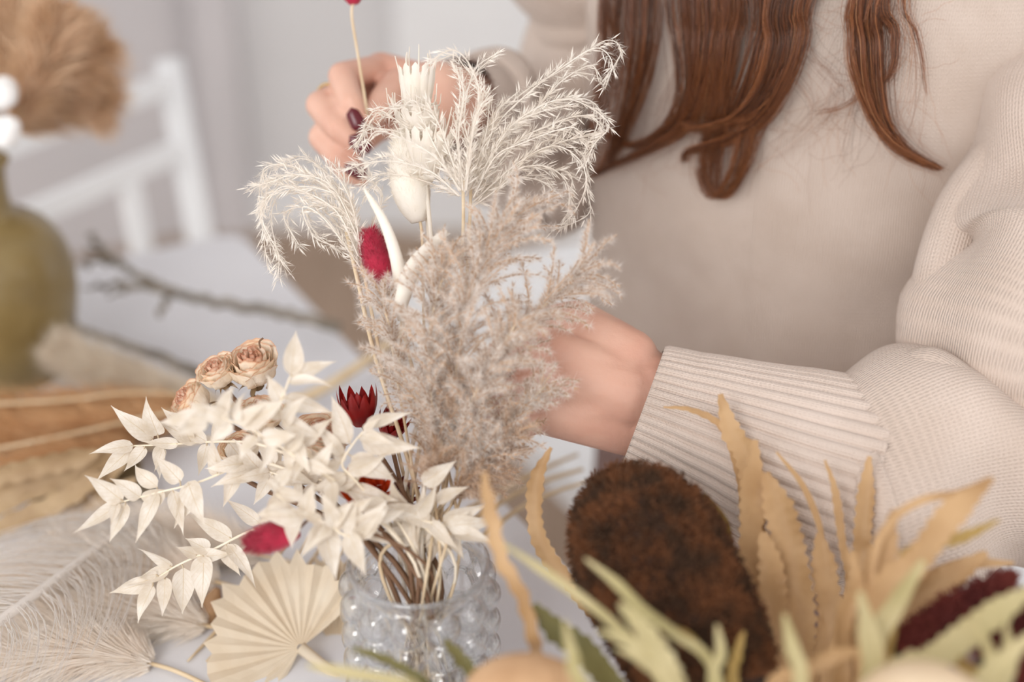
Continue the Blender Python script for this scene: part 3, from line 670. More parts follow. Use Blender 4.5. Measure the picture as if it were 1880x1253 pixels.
bracted('orange red flower deep among the white leaves above the vase', (676, 916), (.0, .6, .8), 56, 12, 48, 'orange', .806)
bracted('dark red flower half hidden behind the tan grass, right of the pointed one', (712, 800), (.3, .7, .5), 50, 9, 30, 'red', .84)
bracted('dark red flower low on the right under the white leaves', (725, 915), (.6, .4, .6), 48, 9, 28, 'red', .825)
# ================================================================ bunny tails
def bunny(label, axis, hw, d, m, pre, fur=3200, fl=.0042, group='burgundy bunny tails', stem_to=None, stemcol='grassstem', cat='bunny tail grass', prof=None):
    A = PP(axis, d); t = thing('bunny_tail', label, cat, A[0], group)
    c = catmull(A, 10); fr = frames(c); n = len(c); b = MB(); hwm = S(hw, d)
    prof = prof or (lambda x: max(.04, sin(pi * min(1, x * .93 + .06)) ** .6))
    rad = [hwm * prof(i / (n - 1)) for i in range(n)]
    b.tube(c, rad, 12)
    for _ in range(fur):
        x = R.random() * (n - 1.001); i = int(x); p = c[i].lerp(c[i + 1], x - i); T, u, v = fr[i]; an = R.uniform(0, 2 * pi); o = u * cos(an) + v * sin(an)
        b.hair(p + o * (rad[i] * .9), (o * .75 + T * .9 + rv() * .25).normalized(), fl * R.uniform(.5, 1.1), .00025)
    b.build('head', M[m], t, True)
    b = MB(); pts = [A[0] + (A[1] - A[0]) * .2] + PP(pre, d) if pre else [A[0]]
    if stem_to is None: pts = pts[:-1] + to_vase(pts[-1])
    else: pts = pts + stem_to
    b.tube(catmull(pts, 8), [.0009, .0009, .001], 6); b.build('stem', M[stemcol], t)
    return t
bunny('burgundy bunny tail standing upright in the middle of the bouquet', [(703, 532), (692, 475), (677, 420)], 27, .83, 'bunny', [(705, 540), (730, 700)])
bunny('burgundy bunny tail lying among the white leaves, pointing left', [(550, 976), (500, 986), (450, 1000)], 27, .775, 'bunny', [(600, 955)], stemcol='darkstem')
bunny('burgundy bunny tail on the stem held up by the raised hand', [(650, 8), (645, -30), (638, -75)], 24, .915, 'bunny', [(646, 30), (657, 100), (672, 192)], stem_to=PP([(680, 240, .945)]))
t = thing('straw_stalk', 'bare straw stem running down left of the upright burgundy bunny tail', 'stem', MOUTH)
stem(t, P(690, 660, .835), PP([(636, 425, .84), (660, 530, .838)]), .0013)
bunny('fat cream bunny tail standing in front of the cream pod flowers', [(768, 408), (752, 335), (736, 240)], 36, .845, 'bunnyc', [(775, 440), (785, 700)], fur=4200, fl=.0045, group='cream bunny tails')
cone = lambda x: max(.03, (1 - x) ** .5 * min(1, .5 + x * 3))
bunny('slim cream grass spike curving left of the fat cream tail', [(738, 590), (733, 500), (708, 415), (668, 345)], 16, .82, 'bunnyc', [(745, 620, .83), (770, 760, .83)], fur=900, fl=.0014, group='slim cream grass spikes', cat='grass spike', prof=cone)
bunny('slim cream grass spike leaning right over the tan grass', [(735, 560), (760, 490), (820, 424)], 16, .81, 'bunnyc', [(738, 600, .83), (772, 760, .83)], fur=900, fl=.0014, group='slim cream grass spikes', cat='grass spike', prof=lambda x: max(.05, sin(pi * min(1, x * .75 + .22)) ** .5))
# ================================================================ cream pods
def pod(label, base, top, r0, r1, d, aw, st):
    t = thing('pod_flower', label, 'dried flower', MOUTH, 'bleached cream pod flowers'); p, q = P(*base, d), P(*top, d); a = (q - p).normalized(); L = (q - p).length; u = (-FWD - a * a.dot(-FWD)).normalized(); w = a.cross(u); b = MB()
    n = 11; R0, R1 = S(r0, d), S(r1, d)
    for i in range(n):
        x = 2 * pi * i / n; o = u * cos(x) + w * sin(x); tn = a.cross(o); rows = []
        for k in range(8):
            v = k / 7; rr = R0 + (R1 - R0) * v ** .8; wd = (R0 + (R1 - R0) * v) * 2 * pi / n * .5 * (1.1 if v < .85 else .75); rows.append([p + o * (rr + dz * wd * .8) + tn * (s * wd) + a * (L * v + (L * .12 * (1 - abs(s)) if k == 7 else 0)) for s, dz in ((-1, -.15), (-.5, .25), (0, .4), (.5, .25), (1, -.15))])
        b.grid(rows)
    b.ball(p, R0 * 1.1, nu=10, nv=6); b.build('capsule', M['pod'], t)
    b = MB()
    for i in range(aw):
        x = R.uniform(0, 2 * pi); o = u * cos(x) + w * sin(x); s0 = p + o * R1 * .95 + a * (L * R.uniform(.8, 1.)); l = L * R.uniform(.4, .8)
        b.tube(catmull([s0, s0 + a * (l * .5) + o * (l * .12), s0 + a * l + o * (l * R.uniform(0, .3))], 4), [.0006, .0003], 4, False)
    for i in range(aw):
        x = R.uniform(0, 2 * pi); o = u * cos(x) + w * sin(x); s0 = p + o * R0; l = L * R.uniform(.5, .9)
        b.tube(catmull([s0, s0 + o * (l * .5) - a * (l * .05), s0 + o * (l * .62) + a * (l * .55)], 4), [.0006, .0003], 4, False)
    b.build('awns', M['pod'], t); stem(t, P(*st[-1], d), [p] + PP(st[:-1], d), .0014, 'pod')
pod('topmost cream pod flower, in front of the raised hand', (766, 192), (765, 128), 22, 33, .855, 9, [(768, 250), (785, 400), (790, 640)])
pod('middle cream pod flower with spidery awns, between two others', (772, 262), (766, 205), 20, 40, .85, 14, [(778, 330), (790, 480), (792, 660)])
pod('lowest and widest cream pod flower, right of the fat cream tail', (780, 322), (788, 248), 18, 44, .84, 12, [(787, 390), (795, 500), (800, 680)])
# ================================================================ banksia in the foreground
def banksia(label, tip, base, pr, m, fl, d, n, low):
    A = P(*tip); B = P(*base); t = thing('banksia', label, 'banksia', low)
    c = [A.lerp(B, i / 30) for i in range(31)]; fr = frames(c, up=-FWD); rd = [S(lerpl(pr, i / 30), d) for i in range(31)]
    b = MB(); b.tube(c, [max(r - .002, .001) for r in rd], 26); core = b.build('flower_head', M['banksia_core'], t); b = MB()
    for _ in range(n):
        x = R.random() ** .9 * 29.99; i = int(x); p = c[i].lerp(c[i + 1], x - i); T, u, v = fr[i]; a = R.uniform(0, 2 * pi); o = u * cos(a) + v * sin(a)
        if cos(a) < -.35: continue
        rr = rd[i] + (rd[i + 1] - rd[i]) * (x - i); s = p + o * (rr - .0025)
        nrm = (o - T * (.9 if x < 6 else .1)).normalized() if x < 10 else o
        lump = noise.noise(s * 160); hh = .0032 + .0022 * lump
        q = nrm.orthogonal().normalized(); q = Matrix.Rotation(R.uniform(0, 6.28), 3, nrm) @ q; e = s + nrm * hh + rv() * .0009; w = .0011
        k = len(b.v); q2 = nrm.cross(q); b.v += [s - q * w - q2 * w, s + q * w - q2 * w, s + q2 * w, e]; b.f += [(k, k + 1, k + 3), (k + 1, k + 2, k + 3), (k + 2, k, k + 3)]
        if R.random() < .3:
            f = e + (nrm + rv() * .9).normalized() * .0022; b.tube([e, f], [.0004, .0005], 4)
    b.build('florets', M[fl], core, False)
    b = MB(); b.tube(catmull([B, B.lerp(low, .5) + V((0, 0, .01)), low], 6), .005, 10); b.build('stem', M['sepal'], t)
    return t
LOW1 = V((.13, .50, TZ + .006)); LOW2 = V((.155, .44, TZ + .006))
bk = banksia('big brown banksia cone with serrated tan leaves in front of the ribbed cuff', (1118, 872, .775), (1328, 1285, .715), [30, 98, 126, 140, 144, 142, 138, 134, 130, 120, 100], 'banksia_core', 'banksia', .745, 16000, LOW1)
bk2 = banksia('dark red banksia at right, behind pale green serrated leaves', (1858, 1056, .72), (1655, 1215, .69), [8, 22, 34, 42, 46, 46, 40], 'banksia_core', 'banksia_red', .705, 5000, LOW2)
bk3 = banksia('dark red banksia cut off by the right edge of the photo', (1970, 1085, .72), (1830, 1240, .69), [14, 40, 55, 62, 62, 50], 'banksia_core', 'banksia_red', .705, 4500, LOW2 + V((.02, -.01, 0)))
def bleaf(t, l, w, m, d, teeth, low, wave=.15, ta=.22, ext=True):
    pts = PP(l, d)
    L = sum((pts[i + 1] - pts[i]).length for i in range(len(pts) - 1))
    if ext: pts = pts + [pts[-1].lerp(low, .45), low.lerp(pts[-1], .12)]
    b = MB(); n = (-FWD + RT * R.uniform(-.35, .35) + UPV * .15).normalized()
    nt = max(4, int(sum((pts[i + 1] - pts[i]).length for i in range(len(pts) - 1)) / .0062)) if teeth else 0
    b.strap(pts, S(w / 2, d), n, nt, ta * .7, fold=R.uniform(.15, .4), wave=wave, n=22 if teeth else 8)
    b.build('leaf', M[m], t)
for l, w, m, d, te in (
    ([(1012, 822), (987, 880), (984, 955), (1003, 1012), (1060, 1085), (1130, 1170)], 32, 'bleaf', .80, 1),
    ([(1322, 724), (1342, 790), (1368, 835), (1380, 900), (1385, 1000)], 40, 'bleaf', .795, 1),
    ([(1218, 748), (1268, 753), (1322, 782), (1350, 850), (1365, 950)], 13, 'bleaf', .80, 1),
    ([(1385, 808), (1381, 900), (1377, 1000), (1382, 1120), (1395, 1250)], 48, 'bleaf', .775, 1),
    ([(1405, 868), (1432, 940), (1452, 1020), (1468, 1120), (1465, 1210)], 58, 'bleaf', .77, 1),
    ([(1400, 978), (1414, 1060), (1420, 1180)], 52, 'bleaf', .76, 1),
    ([(1425, 830), (1472, 890), (1502, 960), (1512, 1020), (1520, 1100)], 13, 'bleaf', .775, 0),
    ([(1503, 978), (1515, 1060), (1522, 1160)], 46, 'bleaf', .77, 1),
    ([(1514, 845), (1532, 900), (1546, 1000), (1556, 1095)], 16, 'bleaf', .775, 1),
    ([(1596, 838), (1590, 900), (1583, 980), (1576, 1050)], 32, 'bleaf', .775, 1),
    ([(1288, 908), (1312, 970), (1325, 1070), (1340, 1150)], 62, 'bleafo', .765, 0),
    ([(1074, 1026), (1130, 1070), (1180, 1120), (1240, 1165), (1310, 1230)], 20, 'bgreen', .665, 0),
    ([(925, 1000), (1000, 1050), (1070, 1100), (1130, 1150), (1200, 1230)], 18, 'bgreen', .665, 0),
    ([(1138, 1108), (1190, 1172), (1240, 1260)], 42, 'bgreen', .64, 1),
    ([(1098, 1158), (1160, 1182), (1235, 1240)], 26, 'bgreen', .64, 1),
    ([(1316, 1148), (1322, 1200), (1310, 1260)], 24, 'bgreen', .65, 0),
    ([(1440, 1128), (1455, 1190), (1470, 1262)], 28, 'bgreen', .64, 0),
    ([(1036, 1140), (1050, 1200), (1075, 1265)], 26, 'bgreen', .63, 0),
    ([(1205, 1140), (1270, 1172), (1302, 1225), (1310, 1270)], 12, 'bleafo', .67, 0),
    ([(980, 1110), (1020, 1158), (1090, 1215)], 46, 'bdark', .70, 1),
    ([(1130, 1190), (1180, 1215), (1250, 1280)], 22, 'bgreen', .64, 0),
    ([(1365, 1160), (1350, 1210), (1345, 1262)], 24, 'bleafo', .68, 1)):
    bleaf(bk, l, w, m, d, te, LOW1)
for l, w, m, d, te in (
    ([(1640, 935), (1622, 1000), (1592, 1080), (1560, 1150)], 52, 'bleaf', .70, 1),
    ([(1822, 878), (1745, 945), (1682, 1030), (1610, 1115)], 52, 'bleaf', .685, 1),
    ([(1835, 955), (1770, 985), (1700, 1005), (1650, 1060)], 24, 'bleafo', .69, 1),
    ([(1812, 880), (1755, 906), (1690, 920), (1635, 960), (1600, 1050)], 15, 'bleaf', .69, 0),
    ([(1812, 1015), (1732, 1070), (1652, 1130), (1585, 1200)], 48, 'bleaf', .72, 1),
    ([(1862, 1034), (1755, 1040), (1655, 1095), (1600, 1170)], 24, 'bleaf', .725, 0),
    ([(1695, 1030), (1642, 1110), (1600, 1205)], 40, 'bgreen', .655, 0),
    ([(1578, 1088), (1590, 1150), (1602, 1255)], 44, 'bgreen', .64, 0),
    ([(1900, 1078), (1805, 1142), (1715, 1210), (1635, 1262)], 50, 'bgreen', .645, 1),
    ([(1560, 1010), (1570, 1080), (1545, 1160)], 36, 'bleaf', .69, 1),
    ([(1600, 1195), (1530, 1205), (1470, 1240), (1420, 1275)], 28, 'bleaf', .66, 1)):
    bleaf(bk2, l, w, m, d, te, LOW2)
for l, w, m, d, te in (
    ([(1790, 1145), (1815, 1200), (1820, 1262)], 30, 'bgreen', .64, 0), ([(1845, 1135), (1850, 1190), (1840, 1262)], 26, 'bgreen', .64, 0),
    ([(1900, 1160), (1850, 1205), (1800, 1262)], 40, 'bgreen', .63, 1), ([(1730, 1190), (1770, 1225), (1790, 1275)], 26, 'bleafo', .65, 0)):
    bleaf(bk3, l, w, m, d, te, LOW2)
for l, w, m, d, te, lb in (([(888, 868), (902, 950), (922, 1030), (958, 1095), (984, 1195)], 30, 'bleaf', .70, 1, 'narrow tan leaf standing right of the glass vase'),
    ([(645, 1190), (715, 1215), (790, 1262)], 18, 'bdark', .70, 1, 'dark olive serrated leaf across the foot of the glass vase'),
    ([(815, 1175), (850, 1215), (890, 1265)], 26, 'bdark', .71, 1, 'short dark olive serrated leaf right of the foot of the vase'),
    ([(565, 1222), (650, 1238), (760, 1262)], 24, 'bgreen', .66, 0, 'pale green leaf lying lowest in front of the vase')):
    pts = PP(l, d); b = MB(); e = onz(l[-1][0], l[-1][1] + 60, TZ + .004); pts = pts + [pts[-1].lerp(e, .6), e]
    b.strap(pts, S(w / 2, d), (-FWD + UPV * .3).normalized(), 22 if te else 0, .22, fold=.3, wave=.1, n=20, prof=lambda t: min(1, t / .1 + .35) * (1 - t * .6))
    tag(b.build('serrated_leaf', M[m], None), lb, 'dried leaf')
# round seed heads at the lower edge
for (x, y, rx, ry, d, m, lb) in ((965, 1275, 112, 74, .66, 'blob', 'round tan seed head at the lower edge, right of the vase'), (1690, 1300, 118, 84, .60, 'blob2', 'round pale seed head at the lower right edge, below the dark red banksia')):
    c = P(x, y, d); low = V((c.x * .9, c.y - .05, TZ)); t = thing('seed_head', lb, 'seed head', low, 'round seed heads')
    b = MB(); Mx = Matrix((RT, UPV, -FWD)).transposed(); rows = []
    for i in range(25):
        a = pi * i / 24; rows.append([c + Mx @ V((S(rx, d) * sin(a) * cos(q) * (1 + .025 * sin(q * 14)), S(ry, d) * cos(a), S(rx, d) * .9 * sin(a) * sin(q) * (1 + .025 * sin(q * 14)))) for q in [2 * pi * j / 72 for j in range(72)]])
    b.grid(rows, True); b.build('head', M[m], t); b = MB(); b.tube(catmull([c - UPV * S(ry * .9, d), (c + low) / 2 - V((0, 0, .01)), low], 5), .003, 8); b.build('stem', M['straw'], t)
# ================================================================ the person
NF = V((-.45, -.893, 0)); TT = V((.893, -.45, 0))           # facing, and towards her left
F0 = P(1400, 350, .965); AX = V((F0.x, F0.y, 0)) - NF * .125
def sec(z):
    k = [(.40, .165, .135, 0), (.56, .17, .125, 0), (.70, .165, .118, .004), (.85, .168, .118, .01), (.98, .174, .125, .012), (1.08, .178, .122, .01), (1.16, .172, .10, 0), (1.215, .125, .08, -.01), (1.245, .072, .064, -.012), (1.26, .06, .058, -.012)]
    for i in range(len(k) - 1):
        if z <= k[i + 1][0]:
            t = max(0, (z - k[i][0]) / (k[i + 1][0] - k[i][0])); t = t * t * (3 - 2 * t); a, b = k[i], k[i + 1]
            return tuple(a[j] + (b[j] - a[j]) * t for j in (1, 2, 3))
    return k[-1][1:]
def on_torso(px, py, off=0.):
    d = .75
    while d < 1.3:
        p = P(px, py, d); w, dp, fw = sec(p.z); c = AX + NF * fw; r = p - c; r.z = 0
        if (r.dot(TT) / (w + off)) ** 2 + (r.dot(NF) / (dp + off)) ** 2 < 1: return d
        d += .002
    return None
hips = V((AX.x, AX.y, .61))
per = thing('person', 'person in a beige knit sweater with long auburn hair arranging the bouquet', 'person', V((AX.x, AX.y, 0)))
body = MB(); cap = body.capsule
def chain(pts, rr):
    for i in range(len(pts) - 1): cap(pts[i], pts[i + 1], rr[i], rr[i + 1])
Z = V((0, 0, 1)); LD = V((.30, -1, 0)).normalized()
for s in (-1, 1):                                               # legs under the table
    h = hips + TT * (.062 * s + .008); kn = V((h.x, h.y, .57)) + LD * .40; an = V((kn.x, kn.y, .08)) - LD * .06
    chain([h, kn, an], [.072, .055, .036]); cap(an - Z * .03, an + LD * .13 - Z * .045, .033, .026)
chain([hips, AX + Z * .8, AX + Z * 1.05, AX + Z * 1.13], [.115, .105, .105, .09])
for s in (-1, 1):
    cap(hips, hips + TT * (.05 * s), .11, .1); cap(AX + Z * 1.05, AX + TT * (.10 * s) + Z * 1.12, .09, .05)
neck_ = AX + NF * .01 + Z * 1.22; hc = AX + NF * .07 + Z * 1.41
chain([AX + Z * 1.14, neck_, hc - Z * .05], [.06, .05, .048])
up = (Z + NF * .25).normalized(); fc = (NF - Z * .25).normalized()
Mh = Matrix((TT, fc, up)).transposed()
body.ball(hc + up * .02, .076, .095, .098, Mh, 24, 16); cap(hc + fc * .055 - up * .075, hc - up * .03 + fc * .02, .034, .06)
cap(hc + fc * .092 + up * .012, hc + fc * .108 - up * .022, .008, .013)   # nose
for s in (-1, 1): cap(hc + TT * (.026 * s) + fc * .080 + up * .012, hc + TT * (.036 * s) + fc * .077 + up * .012, .0125, .012)
cap(hc + fc * .086 - up * .055 - TT * .014, hc + fc * .086 - up * .055 + TT * .014, .009, .009)
for s in (-1, 1): cap(hc + TT * (.078 * s) - up * .015, hc + TT * (.078 * s) + up * .02, .011, .014)
SL = AX + TT * .175 + Z * 1.14; SR = AX - TT * .175 + Z * 1.14
EL = P(1935, 815, .90); WL = P(1195, 728, .868); ML = P(1545, 868, .86); NL = P(1250, 762, .866)
ER = P(1000, 300, 1.13); WR = P(800, 178, .985)
chain([SL, P(2030, 330, .95), EL, ML, NL, WL], [.046, .044, .040, .038, .030, .0275]); chain([SR, P(1140, 20, 1.12), P(1075, 180, 1.13), ER, P(880, 210, 1.03), WR], [.046, .042, .04, .038, .029, .026])
# --- lower hand: back of the hand to the camera, fingers round the stems
kn = [P(1050, 592, .872), P(1012, 645, .852), P(1000, 705, .848), P(1008, 762, .852)]
for k, r in zip(kn, (.0135, .0135, .013, .012)): cap(WL + (k - WL) * .12, k, .0215, r)
cap(P(1150, 660, .87), kn[0], .02, .0135); cap(P(1160, 785, .868), kn[3], .0185, .013); cap(P(1150, 725, .86), P(1050, 690, .855), .022, .018)
fl_ = [[kn[0], P(965, 622, .85), P(915, 650, .875), P(905, 668, .90)], [kn[1], P(930, 672, .835), P(885, 700, .86), P(880, 715, .885)],
       [kn[2], P(925, 730, .835), P(885, 752, .86), P(882, 765, .882)], [kn[3], P(945, 786, .842), P(910, 800, .862), P(905, 808, .88)]]
for f, k in zip(fl_, (1, 1, .96, .86)): chain(f, [.0105 * k, .0095 * k, .0083 * k, .0065 * k])
chain([P(1140, 640, .885), P(1062, 586, .893), P(1000, 590, .905), P(955, 610, .912)], [.016, .0125, .0105, .0085])   # thumb on the far side
# --- raised hand pinching the held stem
pal = P(745, 165, 1.0)
mc = [P(700, 128, .985), P(695, 155, .993), P(700, 190, .995), P(708, 225, .992)]
for k in mc: cap(WR, k, .021, .0125)
fr_ = [[mc[0], P(628, 140, .945), P(646, 190, .925), P(664, 224, .925)], [mc[1], P(588, 193, .948), P(622, 236, .925), P(662, 270, .924)],
       [mc[2], P(592, 252, .95), P(622, 288, .932), P(658, 312, .932)], [mc[3], P(622, 292, .965), P(640, 318, .95), P(664, 330, .95)]]
for f, k in zip(fr_, (1, 1.03, 1, .88)): chain(f, [.011 * k, .0098 * k, .0086 * k, .0062 * k])
chain([P(770, 190, .985), P(728, 160, .965), P(702, 190, .945), P(684, 214, .935)], [.0165, .0125, .0105, .0078])
o = body.build('body', M['skin'], None)
md = o.modifiers.new('r', 'REMESH'); md.mode = 'VOXEL'; md.voxel_size = .0019
md = o.modifiers.new('s', 'SMOOTH'); md.factor = .5; md.iterations = 7
dg = bpy.context.evaluated_depsgraph_get(); me = bpy.data.meshes.new_from_object(o.evaluated_get(dg)); o.modifiers.clear()
old = o.data; o.data = me; bpy.data.meshes.remove(old)
me.transform(Matrix.Translation(-ORG[per.name])); o.parent = per; ORG[o.name] = ORG[per.name]
me.polygons.foreach_set('use_smooth', [True] * len(me.polygons))
if not me.materials: me.materials.append(M['skin'])
body_o = o
def nail(x, y, d, tx, ty, w, l, nrm=None):
    c = P(x, y, d); a = (RT * tx - UPV * ty).normalized(); n = (nrm or -FWD); n = (n - a * n.dot(a)).normalized(); s = a.cross(n); b = MB(); rows = []
    for i in range(9):
        v = i / 8 * 2 - 1; ww = w * (1 - .0 if abs(v) < .5 else sqrt(max(.03, 1 - ((abs(v) - .5) / .5) ** 2)))
        rows.append([c + a * (v * l) + s * (ww * sin(q)) + n * (w * .75 * (cos(q) - 1) - .0012 * max(0, v) ** 2) for q in (-1.2, -.8, -.4, 0, .4, .8, 1.2)])
    b.grid(rows); k = [c - n * .004 for _ in range(7)]; b.build('fingernail', M['nail'], body_o)['label'] = 'burgundy polished nail'
nail(654, 218, .9165, 12, 26, .0054, .0078, (-FWD + RT * .15).normalized())
nail(660, 264, .9165, 24, 20, .0056, .0082)
nail(652, 312, .9245, 26, 14, .005, .0075)
a = fr_[1]; ax = (a[0] - a[1]).normalized(); c = a[1].lerp(a[0], .17); b = MB(); u = ax.orthogonal().normalized(); w = ax.cross(u)
b.tube([c + u * (.0118 * cos(2 * pi * i / 36)) + w * (.0118 * sin(2 * pi * i / 36)) for i in range(37)], .0011, 8, False); b.build('ring', M['gold'], per)['label'] = 'thin gold ring'
for s in (-1, 1):
    b = MB(); e_ = hc + TT * (.031 * s) + up * .02
    b.tube(catmull([e_ - TT * .014 + fc * .087 - up * .008, e_ + fc * .096 - up * .013, e_ + TT * .014 + fc * .087 - up * .008], 5), [.0006, .0012, .0006], 6); b.build('eyelashes', M['hair'], per)
    b = MB(); b.tube(catmull([e_ - TT * .018 + fc * .083 + up * .018, e_ + fc * .089 + up * .024, e_ + TT * .02 + fc * .078 + up * .018], 5), [.001, .0022, .0008], 6); b.build('eyebrow', M['hair'], per)
# --- sweater
def wr(p, amp, sc): return amp * noise.noise(p * sc)
b = MB(); rows, uvs = [], []
nz_, nt_ = 90, 160
for i in range(nz_ + 1):
    z = .775 + (1.262 - .775) * i / nz_; w, dp, fw = sec(z); c = AX + NF * fw; row, uvr = [], []
    for j in range(nt_ + 1):
        a = 2 * pi * j / nt_ + pi / 2; dirn = TT * cos(a) + NF * sin(a); p = c + TT * (w * cos(a)) + NF * (dp * sin(a)) + Z * z
        q = p.dot(TT) * 1.0
        h = .004 * noise.noise(V((q * 5 + z * 2.5, q * 2 - z * 4, a))) + .0025 * noise.noise(p * 22)
        # soft drag folds running from the armpit to the belly
        lx = (p - AX).dot(TT); h += .0035 * sin((lx * .8 + (z - 1.0) * 1.0) * 62) * math.exp(-((lx - .12) / .05) ** 2) * math.exp(-((z - 1.02) / .12) ** 2)
        row.append(p + dirn * h); uvr.append((j / nt_ * 1.0, z))
    rows.append(row); uvs.append(uvr)
b.grid(rows, False, uvs); sw = b.build('sweater', M['sweater'], per)
sw['label'] = 'beige knit sweater'
def sleeve(path, rad, name, m, parent, folds=None, ribs=0, n=112, dv=14, up=None, flat=1., u0=0.):
    c = catmull(path, dv); fr = frames(c, up); mm = len(c); b = MB(); rows, uvs = [], []; acc = 0
    for i, p in enumerate(c):
        if i: acc += (c[i] - c[i - 1]).length
        t_ = i / (mm - 1); r = lerpl(rad, t_); T, u, v = fr[i]; row, uvr = [], []
        for j in range(n + 1):
            a = 2 * pi * j / n; o_ = u * cos(a) + v * sin(a); h = 0
            if folds: h = folds(a, t_, acc, o_)
            if ribs: h += .0034 * (abs(cos(ribs * a / 2)) ** .6 - .6) * min(1, t_ * 30 + .2)
            row.append(p + (u * cos(a) + v * sin(a) * flat) * (r + h)); uvr.append((u0 + j / n * .36, acc))
        rows.append(row); uvs.append(uvr)
    b.grid(rows, False, uvs); return b.build(name, m, parent)
def f_up(a, t, s, o): return .0085 * sin(s * 62 + 2.6 * sin(a * 1.5 + 1)) * (.2 + .8 * t) + .004 * noise.noise(V((cos(a) * 1.5, sin(a) * 1.5, s * 16)))
def f_fore(a, t, s, o):
    k = math.exp(-((t - .16) / .13) ** 2) + .7 * math.exp(-((t - .55) / .3) ** 2)
    return .0095 * k * sin(s * 75 + 1.8 * sin(a + .6) + 2.5 * cos(a)) + .005 * noise.noise(V((cos(a) * 1.6, sin(a) * 1.6, s * 20)))
e1 = P(1935, 790, .91)
sleeve([AX + TT * .09 + Z * 1.14, AX + TT * .125 + Z * 1.15, SL + TT * .015 - Z * .03, P(2040, 60, .955), P(1962, 330, .915), P(1965, 520, .878), P(1888, 640, .866), P(1882, 700, .874)], [.02, .055, .074, .076, .075, .076, .075, .052], 'sleeve', M['sweater'], sw, f_up)
sl = sleeve([P(1520, 893, .853), P(1560, 893, .853), P(1620, 878, .856), P(1740, 850, .872), P(1860, 825, .89), P(1960, 810, .90), P(2010, 805, .905)], [.055, .070, .0735, .0735, .073, .068, .045], 'sleeve', M['sweater'], sw, f_fore, up=UPV)
sleeve([P(1178, 752, .867), P(1240, 775, .865), P(1330, 810, .86), P(1430, 850, .855), P(1560, 893, .853)], [.0405, .044, .051, .0595, .066], 'cuff', M['rib'], sw, None, 46, n=460, dv=10, up=UPV)
sleeve([AX - TT * .085 + Z * 1.13, AX - TT * .12 + Z * 1.15, SR - TT * .01 - Z * .03, P(1140, 20, 1.12), P(1075, 180, 1.13), P(1005, 310, 1.13), P(985, 330, 1.13)], [.02, .055, .070, .066, .06, .058, .045], 'sleeve', M['sweater'], sw, f_up)
sleeve([P(1040, 320, 1.14), P(1000, 300, 1.13), P(940, 250, 1.08), P(880, 210, 1.03), P(868, 203, 1.02)], [.04, .054, .05, .046, .036], 'sleeve', M['sweater'], sw, f_fore)
sleeve([P(885, 213, 1.035), P(860, 200, 1.015), P(835, 190, 1.0)], [.0385, .036, .033], 'cuff', M['rib'], sw, None, 40, n=320)
fb = MB(); fb.uv = []
def fold(path, rad):
    c = catmull(path, 8); fr = frames(c); rows, uvs, acc = [], [], 0
    for i, p in enumerate(c):
        if i: acc += (c[i] - c[i - 1]).length
        r = lerpl(rad, i / (len(c) - 1)); T, u, v = fr[i]
        rows.append([p + (u * cos(2 * pi * j / 24) + v * sin(2 * pi * j / 24)) * r for j in range(25)]); uvs.append([(j / 24 * .08, acc) for j in range(25)])
    fb.grid(rows, False, uvs)
fold(PP([(1900, 180, .93), (1830, 280, .905), (1768, 380, .892), (1735, 470, .884), (1718, 550, .878), (1712, 620, .872), (1716, 660, .875)]), [.004, .014, .0165, .0165, .0165, .014, .004])
fold(PP([(1640, 712, .845), (1668, 684, .84), (1710, 676, .832), (1760, 700, .826), (1810, 728, .824)]), [.004, .0115, .0125, .011, .004])
fb.build('sleeve_fold', M['sweater'], sw)
# --- trousers
b = MB()
for s in (-1, 1):
    h = hips + TT * (.062 * s + .008); k_ = V((h.x, h.y, .57)) + LD * .42; an = V((k_.x, k_.y, .10)) - LD * .07
    b.tube(catmull([h - LD * .06, h + LD * .15, k_ - LD * .03, V((k_.x, k_.y, .52)), an], 8), [.092, .09, .08, .07, .055], 28)
b.grid([[AX + Z * z + TT * ((w_ + .002) * cos(2 * pi * j / 48)) + NF * ((d_ + .002) * sin(2 * pi * j / 48)) for j in range(48)] for z, w_, d_ in ((.60, .163, .13), (.68, .160, .118), (.74, .158, .113), (.81, .155, .108))], True)
b.ball(hips, .15, .125, .11, Matrix((TT, NF, Z)).transposed(), 28, 16); b.build('trousers', M['trousers'], per)
